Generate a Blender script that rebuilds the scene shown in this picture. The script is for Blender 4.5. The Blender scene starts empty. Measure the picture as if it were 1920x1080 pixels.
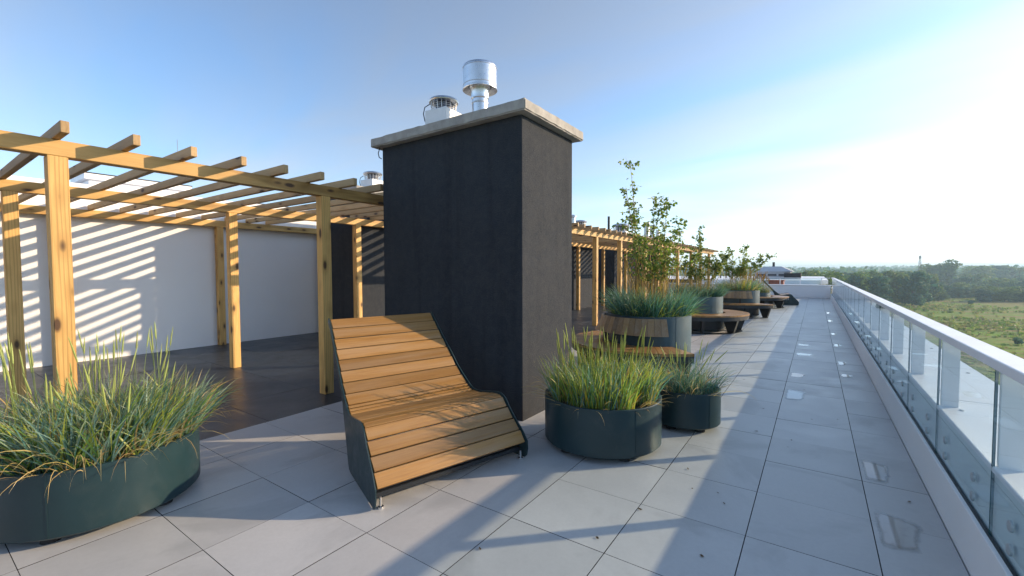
import bpy, bmesh, math, random
import numpy as np
from mathutils import Matrix, Vector

S = bpy.context.scene
COL = S.collection
R = math.radians
rnd = random.Random(7)

# ------------------------------------------------------------------ camera
EYE = 1.506
YAW, PITCH, ROLL = 0.605281922, 0.0390192144, -0.00292397
fw = Vector((-math.sin(YAW) * math.cos(PITCH), math.cos(YAW) * math.cos(PITCH), -math.sin(PITCH)))
rt = Vector((math.cos(YAW), math.sin(YAW), 0))
up = rt.cross(fw)
r2 = rt * math.cos(ROLL) + up * math.sin(ROLL)
u2 = -rt * math.sin(ROLL) + up * math.cos(ROLL)
cam_d = bpy.data.cameras.new('camera')
cam = bpy.data.objects.new('camera', cam_d)
COL.objects.link(cam)
cam.matrix_world = Matrix(((r2.x, u2.x, -fw.x, 0), (r2.y, u2.y, -fw.y, 0), (r2.z, u2.z, -fw.z, EYE), (0, 0, 0, 1)))
cam_d.sensor_width = 36
cam_d.lens = 823.561 / 1920 * 36
cam_d.clip_start = 0.05
cam_d.clip_end = 12000
S.camera = cam

# ------------------------------------------------------------------ sky, sun, exposure
SUN_EL, SUN_AZ = R(17.7), R(45.5)          # azimuth measured from +Y towards +X
world = bpy.data.worlds.new('World')
S.world = world
world.use_nodes = True
wn = world.node_tree
bg = wn.nodes['Background']
bg.inputs[1].default_value = 0.145
sky = wn.nodes.new('ShaderNodeTexSky')
sky.sky_type = 'NISHITA'
sky.sun_disc = False
sky.sun_elevation = SUN_EL
sky.sun_rotation = SUN_AZ
sky.altitude = 60
sky.air_density = 1.0
sky.dust_density = 0.75
sky.ozone_density = 2.6
# thin cirrus veil: noise on the direction projected to a high plane, mixed over the sky everywhere
tc = wn.nodes.new('ShaderNodeTexCoord')
sep = wn.nodes.new('ShaderNodeSeparateXYZ')
wn.links.new(tc.outputs['Generated'], sep.inputs[0])
def wmath(op, a, b=None, c=None):
    n = wn.nodes.new('ShaderNodeMath'); n.operation = op
    for i, v in enumerate((a, b, c)):
        if v is None: continue
        if isinstance(v, (int, float)): n.inputs[i].default_value = v
        else: wn.links.new(v, n.inputs[i])
    return n.outputs[0]
zz = wmath('ADD', wmath('MAXIMUM', sep.outputs['Z'], 0.0), 0.14)
comb = wn.nodes.new('ShaderNodeCombineXYZ')
wn.links.new(wmath('DIVIDE', sep.outputs['X'], zz), comb.inputs[0])
wn.links.new(wmath('DIVIDE', sep.outputs['Y'], zz), comb.inputs[1])
mp = wn.nodes.new('ShaderNodeMapping')
mp.inputs['Rotation'].default_value = (0, 0, R(64))
mp.inputs['Scale'].default_value = (0.45, 1.25, 1)
wn.links.new(comb.outputs[0], mp.inputs[0])
nz = wn.nodes.new('ShaderNodeTexNoise')
nz.inputs['Scale'].default_value = 1.25
nz.inputs['Detail'].default_value = 7
nz.inputs['Roughness'].default_value = 0.47
nz.inputs['Distortion'].default_value = 0.7
wn.links.new(mp.outputs[0], nz.inputs['Vector'])
ramp = wn.nodes.new('ShaderNodeMapRange')
ramp.inputs[1].default_value = 0.32
ramp.inputs[2].default_value = 0.68
ramp.inputs[3].default_value = 0.08
ramp.inputs[4].default_value = 0.72
wn.links.new(nz.outputs[0], ramp.inputs[0])
lum = wn.nodes.new('ShaderNodeRGBToBW')
wn.links.new(sky.outputs[0], lum.inputs[0])
veil = wn.nodes.new('ShaderNodeMix'); veil.data_type = 'RGBA'
tint = wn.nodes.new('ShaderNodeCombineColor')
wn.links.new(wmath('MULTIPLY', lum.outputs[0], 1.00), tint.inputs[0])
wn.links.new(wmath('MULTIPLY', lum.outputs[0], 1.07), tint.inputs[1])
wn.links.new(wmath('MULTIPLY', lum.outputs[0], 1.20), tint.inputs[2])
wn.links.new(ramp.outputs[0], veil.inputs['Factor'])
wn.links.new(sky.outputs[0], veil.inputs['A'])
wn.links.new(tint.outputs[0], veil.inputs['B'])
wb = wn.nodes.new('ShaderNodeMix'); wb.data_type = 'RGBA'; wb.blend_type = 'MULTIPLY'
wb.inputs['Factor'].default_value = 1.0; wb.inputs['B'].default_value = (0.92, 1.0, 1.08, 1)   # cool white balance of the whole sky
wn.links.new(veil.outputs['Result'], wb.inputs['A'])
wn.links.new(wb.outputs['Result'], bg.inputs[0])

sun_d = bpy.data.lights.new('sun', 'SUN')
sun_d.energy = 3.7
sun_d.angle = R(0.53)
sun_d.color = (1.0, 0.76, 0.50)
sun = bpy.data.objects.new('sun', sun_d)
COL.objects.link(sun)
sdir = Vector((math.sin(SUN_AZ) * math.cos(SUN_EL), math.cos(SUN_AZ) * math.cos(SUN_EL), math.sin(SUN_EL)))
sun.rotation_euler = sdir.to_track_quat('Z', 'Y').to_euler()
sun.location = sdir * 60

vs = S.view_settings
vs.view_transform = 'Standard'
vs.look = 'None'
vs.exposure = 0.93
vs.gamma = 1.0
vs.use_curve_mapping = False
S.cycles.max_bounces = 10
S.cycles.transparent_max_bounces = 24
S.cycles.diffuse_bounces = 4
S.cycles.sample_clamp_indirect = 6
S.cycles.use_denoising = True

# ------------------------------------------------------------------ materials
def new_mat(name):
    m = bpy.data.materials.new(name); m.use_nodes = True
    nt = m.node_tree
    return m, nt, nt.nodes['Principled BSDF']
def nd(nt, typ, **kw):
    n = nt.nodes.new(typ)
    for k, v in kw.items():
        if k in n.bl_rna.properties.keys(): setattr(n, k, v)
        else: n.inputs[k.replace('_', ' ')].default_value = v
    return n
def lk(nt, a, b): nt.links.new(a, b)
def ramp_node(nt, fac, stops):
    n = nt.nodes.new('ShaderNodeValToRGB')
    e = n.color_ramp.elements
    while len(e) < len(stops): e.new(0.5)
    for el, (p, c) in zip(e, stops):
        el.position = p; el.color = (*c, 1)
    nt.links.new(fac, n.inputs[0])
    return n.outputs[0]
def obj_coords(nt, rand=True, scale=(1, 1, 1), spread=37.0):
    t = nt.nodes.new('ShaderNodeTexCoord')
    v = t.outputs['Object']
    m = nt.nodes.new('ShaderNodeMapping')
    m.inputs['Scale'].default_value = scale
    if rand:
        oi = nt.nodes.new('ShaderNodeObjectInfo')
        k = nt.nodes.new('ShaderNodeMath'); k.operation = 'MULTIPLY'; k.inputs[1].default_value = spread
        nt.links.new(oi.outputs['Random'], k.inputs[0])
        a = nt.nodes.new('ShaderNodeVectorMath'); a.operation = 'ADD'
        nt.links.new(v, a.inputs[0]); nt.links.new(k.outputs[0], a.inputs[1])
        v = a.outputs[0]
    nt.links.new(v, m.inputs[0])
    return m.outputs[0]
def noise(nt, vec, scale, detail=4, rough=0.55, dist=0.0):
    n = nt.nodes.new('ShaderNodeTexNoise')
    n.inputs['Scale'].default_value = scale; n.inputs['Detail'].default_value = detail
    n.inputs['Roughness'].default_value = rough; n.inputs['Distortion'].default_value = dist
    nt.links.new(vec, n.inputs['Vector'])
    return n.outputs[0]
def mix(nt, fac, a, b, blend='MIX'):
    n = nt.nodes.new('ShaderNodeMix'); n.data_type = 'RGBA'; n.blend_type = blend
    for s, v in (('Factor', fac), ('A', a), ('B', b)):
        if isinstance(v, (int, float)): n.inputs[s].default_value = v
        elif isinstance(v, tuple): n.inputs[s].default_value = (*v, 1)
        else: nt.links.new(v, n.inputs[s])
    return n.outputs['Result']
def mrange(nt, v, a, b, c, d):
    n = nt.nodes.new('ShaderNodeMapRange')
    for i, x in enumerate((a, b, c, d)): n.inputs[i + 1].default_value = x
    nt.links.new(v, n.inputs[0])
    return n.outputs[0]
def bump(nt, p, h, strength=0.3, dist=0.01):
    b = nt.nodes.new('ShaderNodeBump')
    b.inputs['Strength'].default_value = strength; b.inputs['Distance'].default_value = dist
    nt.links.new(h, b.inputs['Height']); nt.links.new(b.outputs[0], p.inputs['Normal'])
M = {}
def simple(key, col, rough=0.5, metal=0.0, var=0.0, nscale=6.0, bmp=0.0, bscale=60.0, spec=0.5, coat=0.0):
    m, nt, p = new_mat(key)
    p.inputs['Roughness'].default_value = rough
    p.inputs['Metallic'].default_value = metal
    p.inputs['Specular IOR Level'].default_value = spec
    p.inputs['Coat Weight'].default_value = coat
    v = obj_coords(nt)
    n = noise(nt, v, nscale, 5, 0.6)
    lo = tuple(c * (1 - var) for c in col); hi = tuple(min(1, c * (1 + var)) for c in col)
    lk(nt, ramp_node(nt, n, [(0.3, lo), (0.7, hi)]), p.inputs['Base Color'])
    rv = noise(nt, v, nscale * 2.3, 6, 0.7, 0.5)
    lk(nt, mrange(nt, rv, 0.3, 0.7, max(0.02, rough - 0.07), min(1.0, rough + 0.10)), p.inputs['Roughness'])
    if bmp:
        bump(nt, p, noise(nt, v, bscale, 3), bmp, 0.004)
    M[key] = m
    return m

def wood(key, light, dark, knots, rough, grey=0.0, ring_amt=0.5):
    """sawn timber: grain runs along the object's own X axis"""
    m, nt, p = new_mat(key)
    v = obj_coords(nt, True, (1.0, 1.0, 1.0))
    g = nt.nodes.new('ShaderNodeMapping'); g.inputs['Scale'].default_value = (1.3, 26, 26)
    lk(nt, v, g.inputs[0])
    fine = noise(nt, g.outputs[0], 3.2, 6, 0.62, 0.25)
    g2 = nt.nodes.new('ShaderNodeMapping'); g2.inputs['Scale'].default_value = (0.55, 7, 7)
    lk(nt, v, g2.inputs[0])
    broad = noise(nt, g2.outputs[0], 1.7, 4, 0.5, 0.8)
    wv = nt.nodes.new('ShaderNodeTexWave'); wv.wave_type = 'BANDS'; wv.bands_direction = 'Y'
    wv.inputs['Scale'].default_value = 1.9; wv.inputs['Distortion'].default_value = 8.0
    wv.inputs['Detail'].default_value = 2.0; wv.inputs['Detail Scale'].default_value = 0.6
    lk(nt, g2.outputs[0], wv.inputs['Vector'])
    oi = nt.nodes.new('ShaderNodeObjectInfo')
    c = mix(nt, mrange(nt, fine, 0.3, 0.75, 0, 1), light, dark)
    c = mix(nt, mrange(nt, wv.outputs['Fac'], 0.55, 1.0, 0.0, ring_amt), c, tuple(0.6 * a for a in dark))
    c = mix(nt, mrange(nt, broad, 0.35, 0.7, 0.0, 0.35), c, tuple(min(1, 1.18 * a) for a in light))
    if grey: c = mix(nt, mrange(nt, broad, 0.4, 0.75, 0.0, grey), c, (0.30, 0.26, 0.21))
    hue = mrange(nt, oi.outputs['Random'], 0, 1, 0.74, 1.20)
    cc = nt.nodes.new('ShaderNodeCombineColor')
    for i in range(3): lk(nt, hue, cc.inputs[i])
    c = mix(nt, 1.0, c, cc.outputs[0], 'MULTIPLY')
    if knots:
        gk = nt.nodes.new('ShaderNodeMapping'); gk.inputs['Scale'].default_value = (3.4, 8.5, 8.5)
        lk(nt, v, gk.inputs[0])
        vo = nt.nodes.new('ShaderNodeTexVoronoi'); vo.inputs['Scale'].default_value = 0.95
        lk(nt, gk.outputs[0], vo.inputs['Vector'])
        sp = nt.nodes.new('ShaderNodeSeparateColor'); lk(nt, vo.outputs['Color'], sp.inputs[0])
        pick = nt.nodes.new('ShaderNodeMath'); pick.operation = 'GREATER_THAN'; pick.inputs[1].default_value = 0.25
        lk(nt, sp.outputs[0], pick.inputs[0])
        core = mrange(nt, vo.outputs['Distance'], 0.13, 0.23, 0.95, 0.0)
        ring = mrange(nt, vo.outputs['Distance'], 0.20, 0.48, 0.55, 0.0)
        k1 = nt.nodes.new('ShaderNodeMath'); k1.operation = 'MULTIPLY'; lk(nt, core, k1.inputs[0]); lk(nt, pick.outputs[0], k1.inputs[1])
        k2 = nt.nodes.new('ShaderNodeMath'); k2.operation = 'MULTIPLY'; lk(nt, ring, k2.inputs[0]); lk(nt, pick.outputs[0], k2.inputs[1])
        c = mix(nt, k2.outputs[0], c, tuple(0.72 * a for a in dark))
        c = mix(nt, k1.outputs[0], c, (0.055, 0.022, 0.008))
    lk(nt, c, p.inputs['Base Color'])
    p.inputs['Roughness'].default_value = rough
    bump(nt, p, fine, 0.25, 0.002)
    M[key] = m

wood('pine', (0.64, 0.405, 0.14), (0.52, 0.285, 0.075), True, 0.6, 0.0, 0.75)
wood('pine_weathered', (0.50, 0.34, 0.165), (0.40, 0.245, 0.10), True, 0.7, 0.25, 0.35)
wood('slat', (0.315, 0.165, 0.040), (0.215, 0.100, 0.022), False, 0.42, 0.30, 0.12)
wood('slat_dark', (0.30, 0.19, 0.09), (0.18, 0.105, 0.048), False, 0.55, 0.4, 0.1)

wood('slat_mid', (0.36, 0.225, 0.095), (0.26, 0.15, 0.06), False, 0.5, 0.3, 0.1)
def tile_mat(key, a, b, rough, jitter, stain):
    m, nt, p = new_mat(key)
    v = obj_coords(nt, True, (1, 1, 1), 91.0)
    n1 = noise(nt, v, 2.2, 6, 0.65, 0.4)
    n2 = noise(nt, v, 40, 3, 0.6)
    c = ramp_node(nt, n1, [(0.3, a), (0.72, b)])
    c = mix(nt, mrange(nt, n2, 0.35, 0.7, 0.0, 0.14), c, tuple(x * 0.7 for x in a))
    oi = nt.nodes.new('ShaderNodeObjectInfo')
    h = mrange(nt, oi.outputs['Random'], 0, 1, 1 - jitter, 1 + jitter)
    cc = nt.nodes.new('ShaderNodeCombineColor')
    for i in range(3): lk(nt, h, cc.inputs[i])
    c = mix(nt, 1.0, c, cc.outputs[0], 'MULTIPLY')
    n3 = noise(nt, v, 0.9, 4, 0.6, 1.2)
    c = mix(nt, mrange(nt, n3, 0.56, 0.66, 0.0, stain), c, tuple(x * 0.62 for x in a))
    lk(nt, c, p.inputs['Base Color'])
    lk(nt, mrange(nt, n1, 0.3, 0.7, rough - 0.07, rough + 0.10), p.inputs['Roughness'])
    bump(nt, p, n2, 0.12, 0.0015)
    M[key] = m
tile_mat('tile', (0.430, 0.432, 0.428), (0.500, 0.500, 0.492), 0.42, 0.055, 0.38)
tile_mat('tile_dark', (0.020, 0.027, 0.038), (0.034, 0.043, 0.056), 0.36, 0.12, 0.3)

simple('joint', (0.03, 0.03, 0.032), 0.9)
simple('white_plaster', (0.80, 0.80, 0.80), 0.75, var=0.02, nscale=2, bmp=0.12, bscale=120)
simple('white_metal', (0.80, 0.80, 0.81), 0.36, var=0.02, nscale=3)
simple('grey_render', (0.50, 0.51, 0.53), 0.75, var=0.05, nscale=3)
simple('concrete', (0.33, 0.315, 0.29), 0.85, var=0.22, nscale=9, bmp=0.5, bscale=70)
simple('powder_coat', (0.010, 0.032, 0.038), 0.38, var=0.08, nscale=4)
def dusty(key, dust):
    nt = M[key].node_tree; p = nt.nodes['Principled BSDF']; src = p.inputs['Base Color'].links[0].from_socket
    v = obj_coords(nt, True); n = noise(nt, v, 3.0, 8, 0.72, 1.0); n2 = noise(nt, v, 55, 3, 0.6)
    c = mix(nt, mrange(nt, n, 0.5, 0.8, 0, 0.30), src, dust)
    c = mix(nt, mrange(nt, n2, 0.66, 0.78, 0, 0.25), c, dust)
    lk(nt, c, p.inputs['Base Color'])
dusty('powder_coat', (0.085, 0.095, 0.085))
simple('bench_steel', (0.016, 0.020, 0.025), 0.42, var=0.1, nscale=5)
simple('planter_grey', (0.040, 0.080, 0.100), 0.45, var=0.08, nscale=5)
simple('steel', (0.62, 0.65, 0.68), 0.30, metal=1.0, var=0.08, nscale=12)
simple('steel_dull', (0.55, 0.56, 0.57), 0.48, metal=0.9, var=0.1, nscale=10)
simple('vent_white', (0.72, 0.74, 0.76), 0.45, var=0.04)
simple('vent_blue', (0.05, 0.06, 0.10), 0.4, var=0.1)
simple('disc_steel', (0.42, 0.47, 0.49), 0.4, metal=0.3)
simple('chrome', (0.72, 0.72, 0.72), 0.12, metal=1.0)
simple('rubber', (0.012, 0.012, 0.013), 0.7)
simple('black_gasket', (0.012, 0.016, 0.02), 0.5)
simple('soil', (0.045, 0.030, 0.02), 0.95, var=0.4, nscale=40, bmp=0.8, bscale=60)
simple('dark_roof', (0.03, 0.032, 0.036), 0.7, var=0.2)
simple('roof_red', (0.30, 0.09, 0.06), 0.8, var=0.2)
simple('house_wall', (0.62, 0.62, 0.62), 0.8, var=0.1)
simple('window_glass', (0.05, 0.07, 0.09), 0.1)
simple('bark', (0.40, 0.27, 0.11), 0.85, var=0.3, nscale=30)
simple('bark_far', (0.10, 0.075, 0.05), 0.9, var=0.2)
simple('dead_leaf', (0.10, 0.055, 0.02), 0.8, var=0.4)

def stucco():
    m, nt, p = new_mat('stucco')
    v = obj_coords(nt, False)
    n = noise(nt, v, 1.6, 6, 0.65, 0.5); f = noise(nt, v, 95, 4, 0.7)
    c = ramp_node(nt, n, [(0.28, (0.017, 0.024, 0.034)), (0.75, (0.028, 0.035, 0.046))])
    c = mix(nt, mrange(nt, f, 0.4, 0.75, 0, 0.45), c, (0.085, 0.080, 0.076))
    sm = nt.nodes.new('ShaderNodeMapping'); sm.inputs['Scale'].default_value = (7, 7, .35); lk(nt, v, sm.inputs[0])
    c = mix(nt, mrange(nt, noise(nt, sm.outputs[0], 1.0, 5, 0.6), 0.5, 0.75, 0, 0.55), c, (0.012, 0.016, 0.022))
    md = noise(nt, v, 11, 5, 0.7, 0.6)
    c = mix(nt, mrange(nt, md, 0.42, 0.72, 0, 0.30), c, (0.070, 0.067, 0.066))
    lk(nt, c, p.inputs['Base Color']); p.inputs['Roughness'].default_value = 0.9; p.inputs['Specular IOR Level'].default_value = 0.2
    bump(nt, p, f, 0.9, 0.008)
    M['stucco'] = m
stucco()

def glass():
    m, nt, p = new_mat('pane_glass')
    nt.nodes.remove(p)
    out = nt.nodes['Material Output']
    tr = nd(nt, 'ShaderNodeBsdfTransparent'); tr.inputs[0].default_value = (0.88, 0.945, 0.955, 1)
    gl = nd(nt, 'ShaderNodeBsdfGlossy'); gl.inputs['Color'].default_value = (0.92, 0.97, 1, 1); gl.inputs['Roughness'].default_value = 0.015
    fr = nd(nt, 'ShaderNodeFresnel'); fr.inputs['IOR'].default_value = 1.55
    mx = nt.nodes.new('ShaderNodeMixShader')
    ge = nd(nt, 'ShaderNodeNewGeometry'); inv = nd(nt, 'ShaderNodeMath'); inv.operation = 'SUBTRACT'; inv.inputs[0].default_value = 1.0; lk(nt, ge.outputs['Backfacing'], inv.inputs[1])
    mu = nd(nt, 'ShaderNodeMath'); mu.operation = 'MULTIPLY'; lk(nt, fr.outputs[0], mu.inputs[0]); lk(nt, inv.outputs[0], mu.inputs[1])
    lk(nt, mu.outputs[0], mx.inputs[0]); lk(nt, tr.outputs[0], mx.inputs[1]); lk(nt, gl.outputs[0], mx.inputs[2])
    lk(nt, mx.outputs[0], out.inputs[0])
    M['pane_glass'] = m
glass()
simple('glass_edge', (0.03, 0.10, 0.11), 0.15)

def film_mat():
    m, nt, p = new_mat('film_gloss')
    p.inputs['Base Color'].default_value = (0.36, 0.35, 0.335, 1)
    p.inputs['Roughness'].default_value = 0.03
    p.inputs['IOR'].default_value = 1.45
    v = obj_coords(nt, True)
    bump(nt, p, noise(nt, v, 5, 2), 0.02, 0.002)
    at = nd(nt, 'ShaderNodeAttribute'); at.attribute_name = 'col'
    ad = nd(nt, 'ShaderNodeMath'); ad.operation = 'ADD'
    lk(nt, at.outputs['Fac'], ad.inputs[0]); lk(nt, mrange(nt, noise(nt, v, 22, 5, 0.65), 0.3, 0.7, -0.16, 0.16), ad.inputs[1])
    tr = nd(nt, 'ShaderNodeBsdfTransparent'); mx = nt.nodes.new('ShaderNodeMixShader')
    lk(nt, mrange(nt, ad.outputs[0], 0.15, 0.95, 0.0, 1.0), mx.inputs[0])
    lk(nt, tr.outputs[0], mx.inputs[1]); lk(nt, p.outputs[0], mx.inputs[2]); lk(nt, mx.outputs[0], nt.nodes['Material Output'].inputs[0])
    M['film_gloss'] = m
film_mat()

def leafy(key, transl=0.35, rough=0.5, gain=1.0):
    """blade colour comes from the mesh attribute 'col' (each blade or leaf its own hue)"""
    m, nt, p = new_mat(key)
    out = nt.nodes['Material Output']
    at = nd(nt, 'ShaderNodeAttribute'); at.attribute_name = 'col'
    oi = nt.nodes.new('ShaderNodeObjectInfo')
    h = mrange(nt, oi.outputs['Random'], 0, 1, 0.82 * gain, 1.15 * gain)
    cc = nt.nodes.new('ShaderNodeCombineColor')
    for i in range(3): lk(nt, h, cc.inputs[i])
    c = mix(nt, 1.0, at.outputs['Color'], cc.outputs[0], 'MULTIPLY')
    lk(nt, c, p.inputs['Base Color'])
    p.inputs['Roughness'].default_value = rough
    tl = nd(nt, 'ShaderNodeBsdfTranslucent'); lk(nt, c, tl.inputs[0])
    mx = nt.nodes.new('ShaderNodeMixShader'); mx.inputs[0].default_value = transl
    lk(nt, p.outputs[0], mx.inputs[1]); lk(nt, tl.outputs[0], mx.inputs[2]); lk(nt, mx.outputs[0], out.inputs[0])
    M[key] = m
leafy('blade', 0.45, 0.42)
leafy('leaf', 0.42, 0.5)
leafy('far_leaf', 0.35, 0.7)

def meadow():
    m, nt, p = new_mat('meadow')
    t = nt.nodes.new('ShaderNodeTexCoord'); v = t.outputs['Object']
    s = nt.nodes.new('ShaderNodeMapping'); s.inputs['Rotation'].default_value = (0, 0, R(-24)); s.inputs['Scale'].default_value = (1, 2.6, 1)
    lk(nt, v, s.inputs[0])
    a = noise(nt, s.outputs[0], 0.017, 7, 0.65, 0.8)
    b = noise(nt, s.outputs[0], 0.030, 7, 0.68, 1.0)
    f = noise(nt, v, 0.55, 5, 0.7)
    ff = noise(nt, v, 3.0, 3, 0.7)
    c = ramp_node(nt, a, [(0.30, (0.120, 0.200, 0.030)), (0.46, (0.185, 0.270, 0.045)), (0.55, (0.260, 0.225, 0.085)), (0.70, (0.200, 0.240, 0.065))])
    c = mix(nt, mrange(nt, b, 0.49, 0.58, 0, 0.85), c, (0.30, 0.19, 0.10))
    c = mix(nt, mrange(nt, b, 0.34, 0.45, 0.9, 0), c, (0.17, 0.32, 0.025))
    c = mix(nt, mrange(nt, f, 0.42, 0.72, 0, 0.5), c, (0.085, 0.135, 0.03))
    c = mix(nt, mrange(nt, ff, 0.5, 0.8, 0, 0.5), c, (0.31, 0.31, 0.12))
    lk(nt, c, p.inputs['Base Color']); p.inputs['Roughness'].default_value = 0.95
    p.inputs['Specular IOR Level'].default_value = 0.1
    bump(nt, p, f, 1.0, 0.6)
    M['meadow'] = m
meadow()

# ------------------------------------------------------------------ mesh helpers
def tag(o, label=None, cat=None, group=None, kind=None):
    if label: o['label'] = label
    if cat: o['category'] = cat
    if group: o['group'] = group
    if kind: o['kind'] = kind
    return o
def link(name, me, mat=None, parent=None, loc=(0, 0, 0), rot=(0, 0, 0), scale=None):
    o = bpy.data.objects.new(name, me)
    if mat is not None and me is not None and not me.materials: me.materials.append(M[mat])
    COL.objects.link(o)
    o.location = loc; o.rotation_euler = rot
    if scale is not None: o.scale = scale
    if parent is not None: o.parent = parent
    return o
def empty(name, loc=(0, 0, 0), rz=0.0):
    return link(name, None, None, None, loc, (0, 0, rz))
def thing(name, label, cat, loc=(0, 0, 0), rz=0.0, group=None, kind=None):
    return tag(empty(name, loc, rz), label, cat, group, kind)
def from_bm(bm, name='m', smooth=False):
    me = bpy.data.meshes.new(name)
    bmesh.ops.recalc_face_normals(bm, faces=bm.faces[:])
    bm.to_mesh(me); bm.free()
    if smooth:
        for p in me.polygons: p.use_smooth = True
    return me
def box_bm(bm, x0, x1, y0, y1, z0, z1):
    vsx = [bm.verts.new((x, y, z)) for x in (x0, x1) for y in (y0, y1) for z in (z0, z1)]
    f = lambda *i: bm.faces.new([vsx[k] for k in i])
    f(0, 1, 3, 2); f(4, 6, 7, 5); f(0, 4, 5, 1); f(2, 3, 7, 6); f(0, 2, 6, 4); f(1, 5, 7, 3)
def box_me(x0, x1, y0, y1, z0, z1, bev=0.0, name='box', seg=1):
    bm = bmesh.new(); box_bm(bm, x0, x1, y0, y1, z0, z1)
    if bev: bmesh.ops.bevel(bm, geom=bm.edges[:], offset=bev, segments=seg, affect='EDGES', profile=0.7)
    return from_bm(bm, name)
_bc = {}
def centred_box(lx, ly, lz, bev=0.0):
    k = (round(lx, 4), round(ly, 4), round(lz, 4), bev)
    if k not in _bc: _bc[k] = box_me(-lx / 2, lx / 2, -ly / 2, ly / 2, -lz / 2, lz / 2, bev)
    return _bc[k]
def timber(name, p0, p1, w, h, mat, parent, bev=0.004):
    """bar from p0 to p1 (axis), section w across x h up; long axis is the object's X axis"""
    p0, p1 = Vector(p0), Vector(p1)
    d = p1 - p0; L = d.length
    me = centred_box(round(L, 3), w, h, bev).copy() if mat == '_' else centred_box(round(L, 3), w, h, bev)
    if mat != '_' and (not me.materials): me.materials.append(M[mat])
    elif mat != '_' and me.materials[0] != M[mat]:
        me = me.copy(); me.materials.clear(); me.materials.append(M[mat])
    o = bpy.data.objects.new(name, me); COL.objects.link(o)
    x = d.normalized()
    if abs(x.z) > 0.95: y = Vector((0, 1, 0))
    else: y = Vector((0, 0, 1)).cross(x).normalized()
    z = x.cross(y).normalized(); y = z.cross(x)
    mt = Matrix((x, y, z)).transposed().to_4x4(); mt.translation = (p0 + p1) / 2
    pl = parent.matrix_basis.inverted() if parent else Matrix()
    o.matrix_basis = pl @ mt
    if parent: o.parent = parent
    return o
def lathe(profile, seg=48, name='lathe', smooth=True, closed=False):
    """profile: list of (r,z)"""
    bm = bmesh.new(); rings = []
    for r, z in profile:
        if r < 1e-6: rings.append([bm.verts.new((0, 0, z))])
        else: rings.append([bm.verts.new((r * math.cos(2 * math.pi * i / seg), r * math.sin(2 * math.pi * i / seg), z)) for i in range(seg)])
    prs = list(zip(rings, rings[1:])) + ([(rings[-1], rings[0])] if closed else [])
    for a, b in prs:
        for i in range(seg):
            j = (i + 1) % seg
            if len(a) == 1 and len(b) == 1: continue
            if len(a) == 1: bm.faces.new((a[0], b[i], b[j]))
            elif len(b) == 1: bm.faces.new((a[i], b[0], a[j]))
            else: bm.faces.new((a[i], b[i], b[j], a[j]))
    me = from_bm(bm, name)
    if smooth:
        for p in me.polygons: p.use_smooth = True
        me.set_sharp_from_angle(angle=R(35))
    return me
def tube_bm(bm, pts, radii, seg=6, cap=True):
    pts = [Vector(p) for p in pts]; rings = []
    for i, p in enumerate(pts):
        d = (pts[min(i + 1, len(pts) - 1)] - pts[max(i - 1, 0)]).normalized()
        a = Vector((1, 0, 0)) if abs(d.x) < 0.8 else Vector((0, 1, 0))
        u = d.cross(a).normalized(); w = d.cross(u)
        rings.append([bm.verts.new(p + radii[i] * (u * math.cos(2 * math.pi * k / seg) + w * math.sin(2 * math.pi * k / seg))) for k in range(seg)])
    for a, b in zip(rings, rings[1:]):
        for k in range(seg): bm.faces.new((a[k], a[(k + 1) % seg], b[(k + 1) % seg], b[k]))
    if cap and seg > 2: bm.faces.new(rings[0]); bm.faces.new(rings[-1][::-1])
def tube_me(pts, radii, seg=8, name='tube'):
    bm = bmesh.new(); tube_bm(bm, pts, radii, seg)
    me = from_bm(bm, name, True)
    return me
def extrude_poly(poly, axis_vec, name='prism', bev=0.0):
    """poly: list of Vector, extruded by axis_vec"""
    bm = bmesh.new()
    a = [bm.verts.new(p) for p in poly]; b = [bm.verts.new(Vector(p) + Vector(axis_vec)) for p in poly]
    bm.faces.new(a); bm.faces.new(b[::-1])
    n = len(a)
    for i in range(n): bm.faces.new((a[i], b[i], b[(i + 1) % n], a[(i + 1) % n]))
    if bev: bmesh.ops.bevel(bm, geom=bm.edges[:], offset=bev, segments=1, affect='EDGES')
    return from_bm(bm, name)
def np_mesh(name, verts, quads=None, tris=None, cols=None, smooth=False):
    me = bpy.data.meshes.new(name)
    faces = []
    nv = len(verts); nq = 0 if quads is None else len(quads); ntri = 0 if tris is None else len(tris)
    me.vertices.add(nv); me.vertices.foreach_set('co', np.asarray(verts, np.float32).ravel())
    loops = []
    if nq: loops.append(np.asarray(quads, np.int32).ravel())
    if ntri: loops.append(np.asarray(tris, np.int32).ravel())
    lp = np.concatenate(loops)
    me.loops.add(len(lp)); me.loops.foreach_set('vertex_index', lp)
    st = np.concatenate([np.arange(nq) * 4, nq * 4 + np.arange(ntri) * 3]).astype(np.int32)
    me.polygons.add(nq + ntri); me.polygons.foreach_set('loop_start', st)
    me.update(calc_edges=True); me.validate()
    if cols is not None:
        at = me.attributes.new('col', 'FLOAT_COLOR', 'POINT')
        c4 = np.ones((nv, 4), np.float32); c4[:, :3] = cols
        at.data.foreach_set('color', c4.ravel())
    if smooth: me.polygons.foreach_set('use_smooth', np.ones(nq + ntri, bool))
    return me

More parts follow.
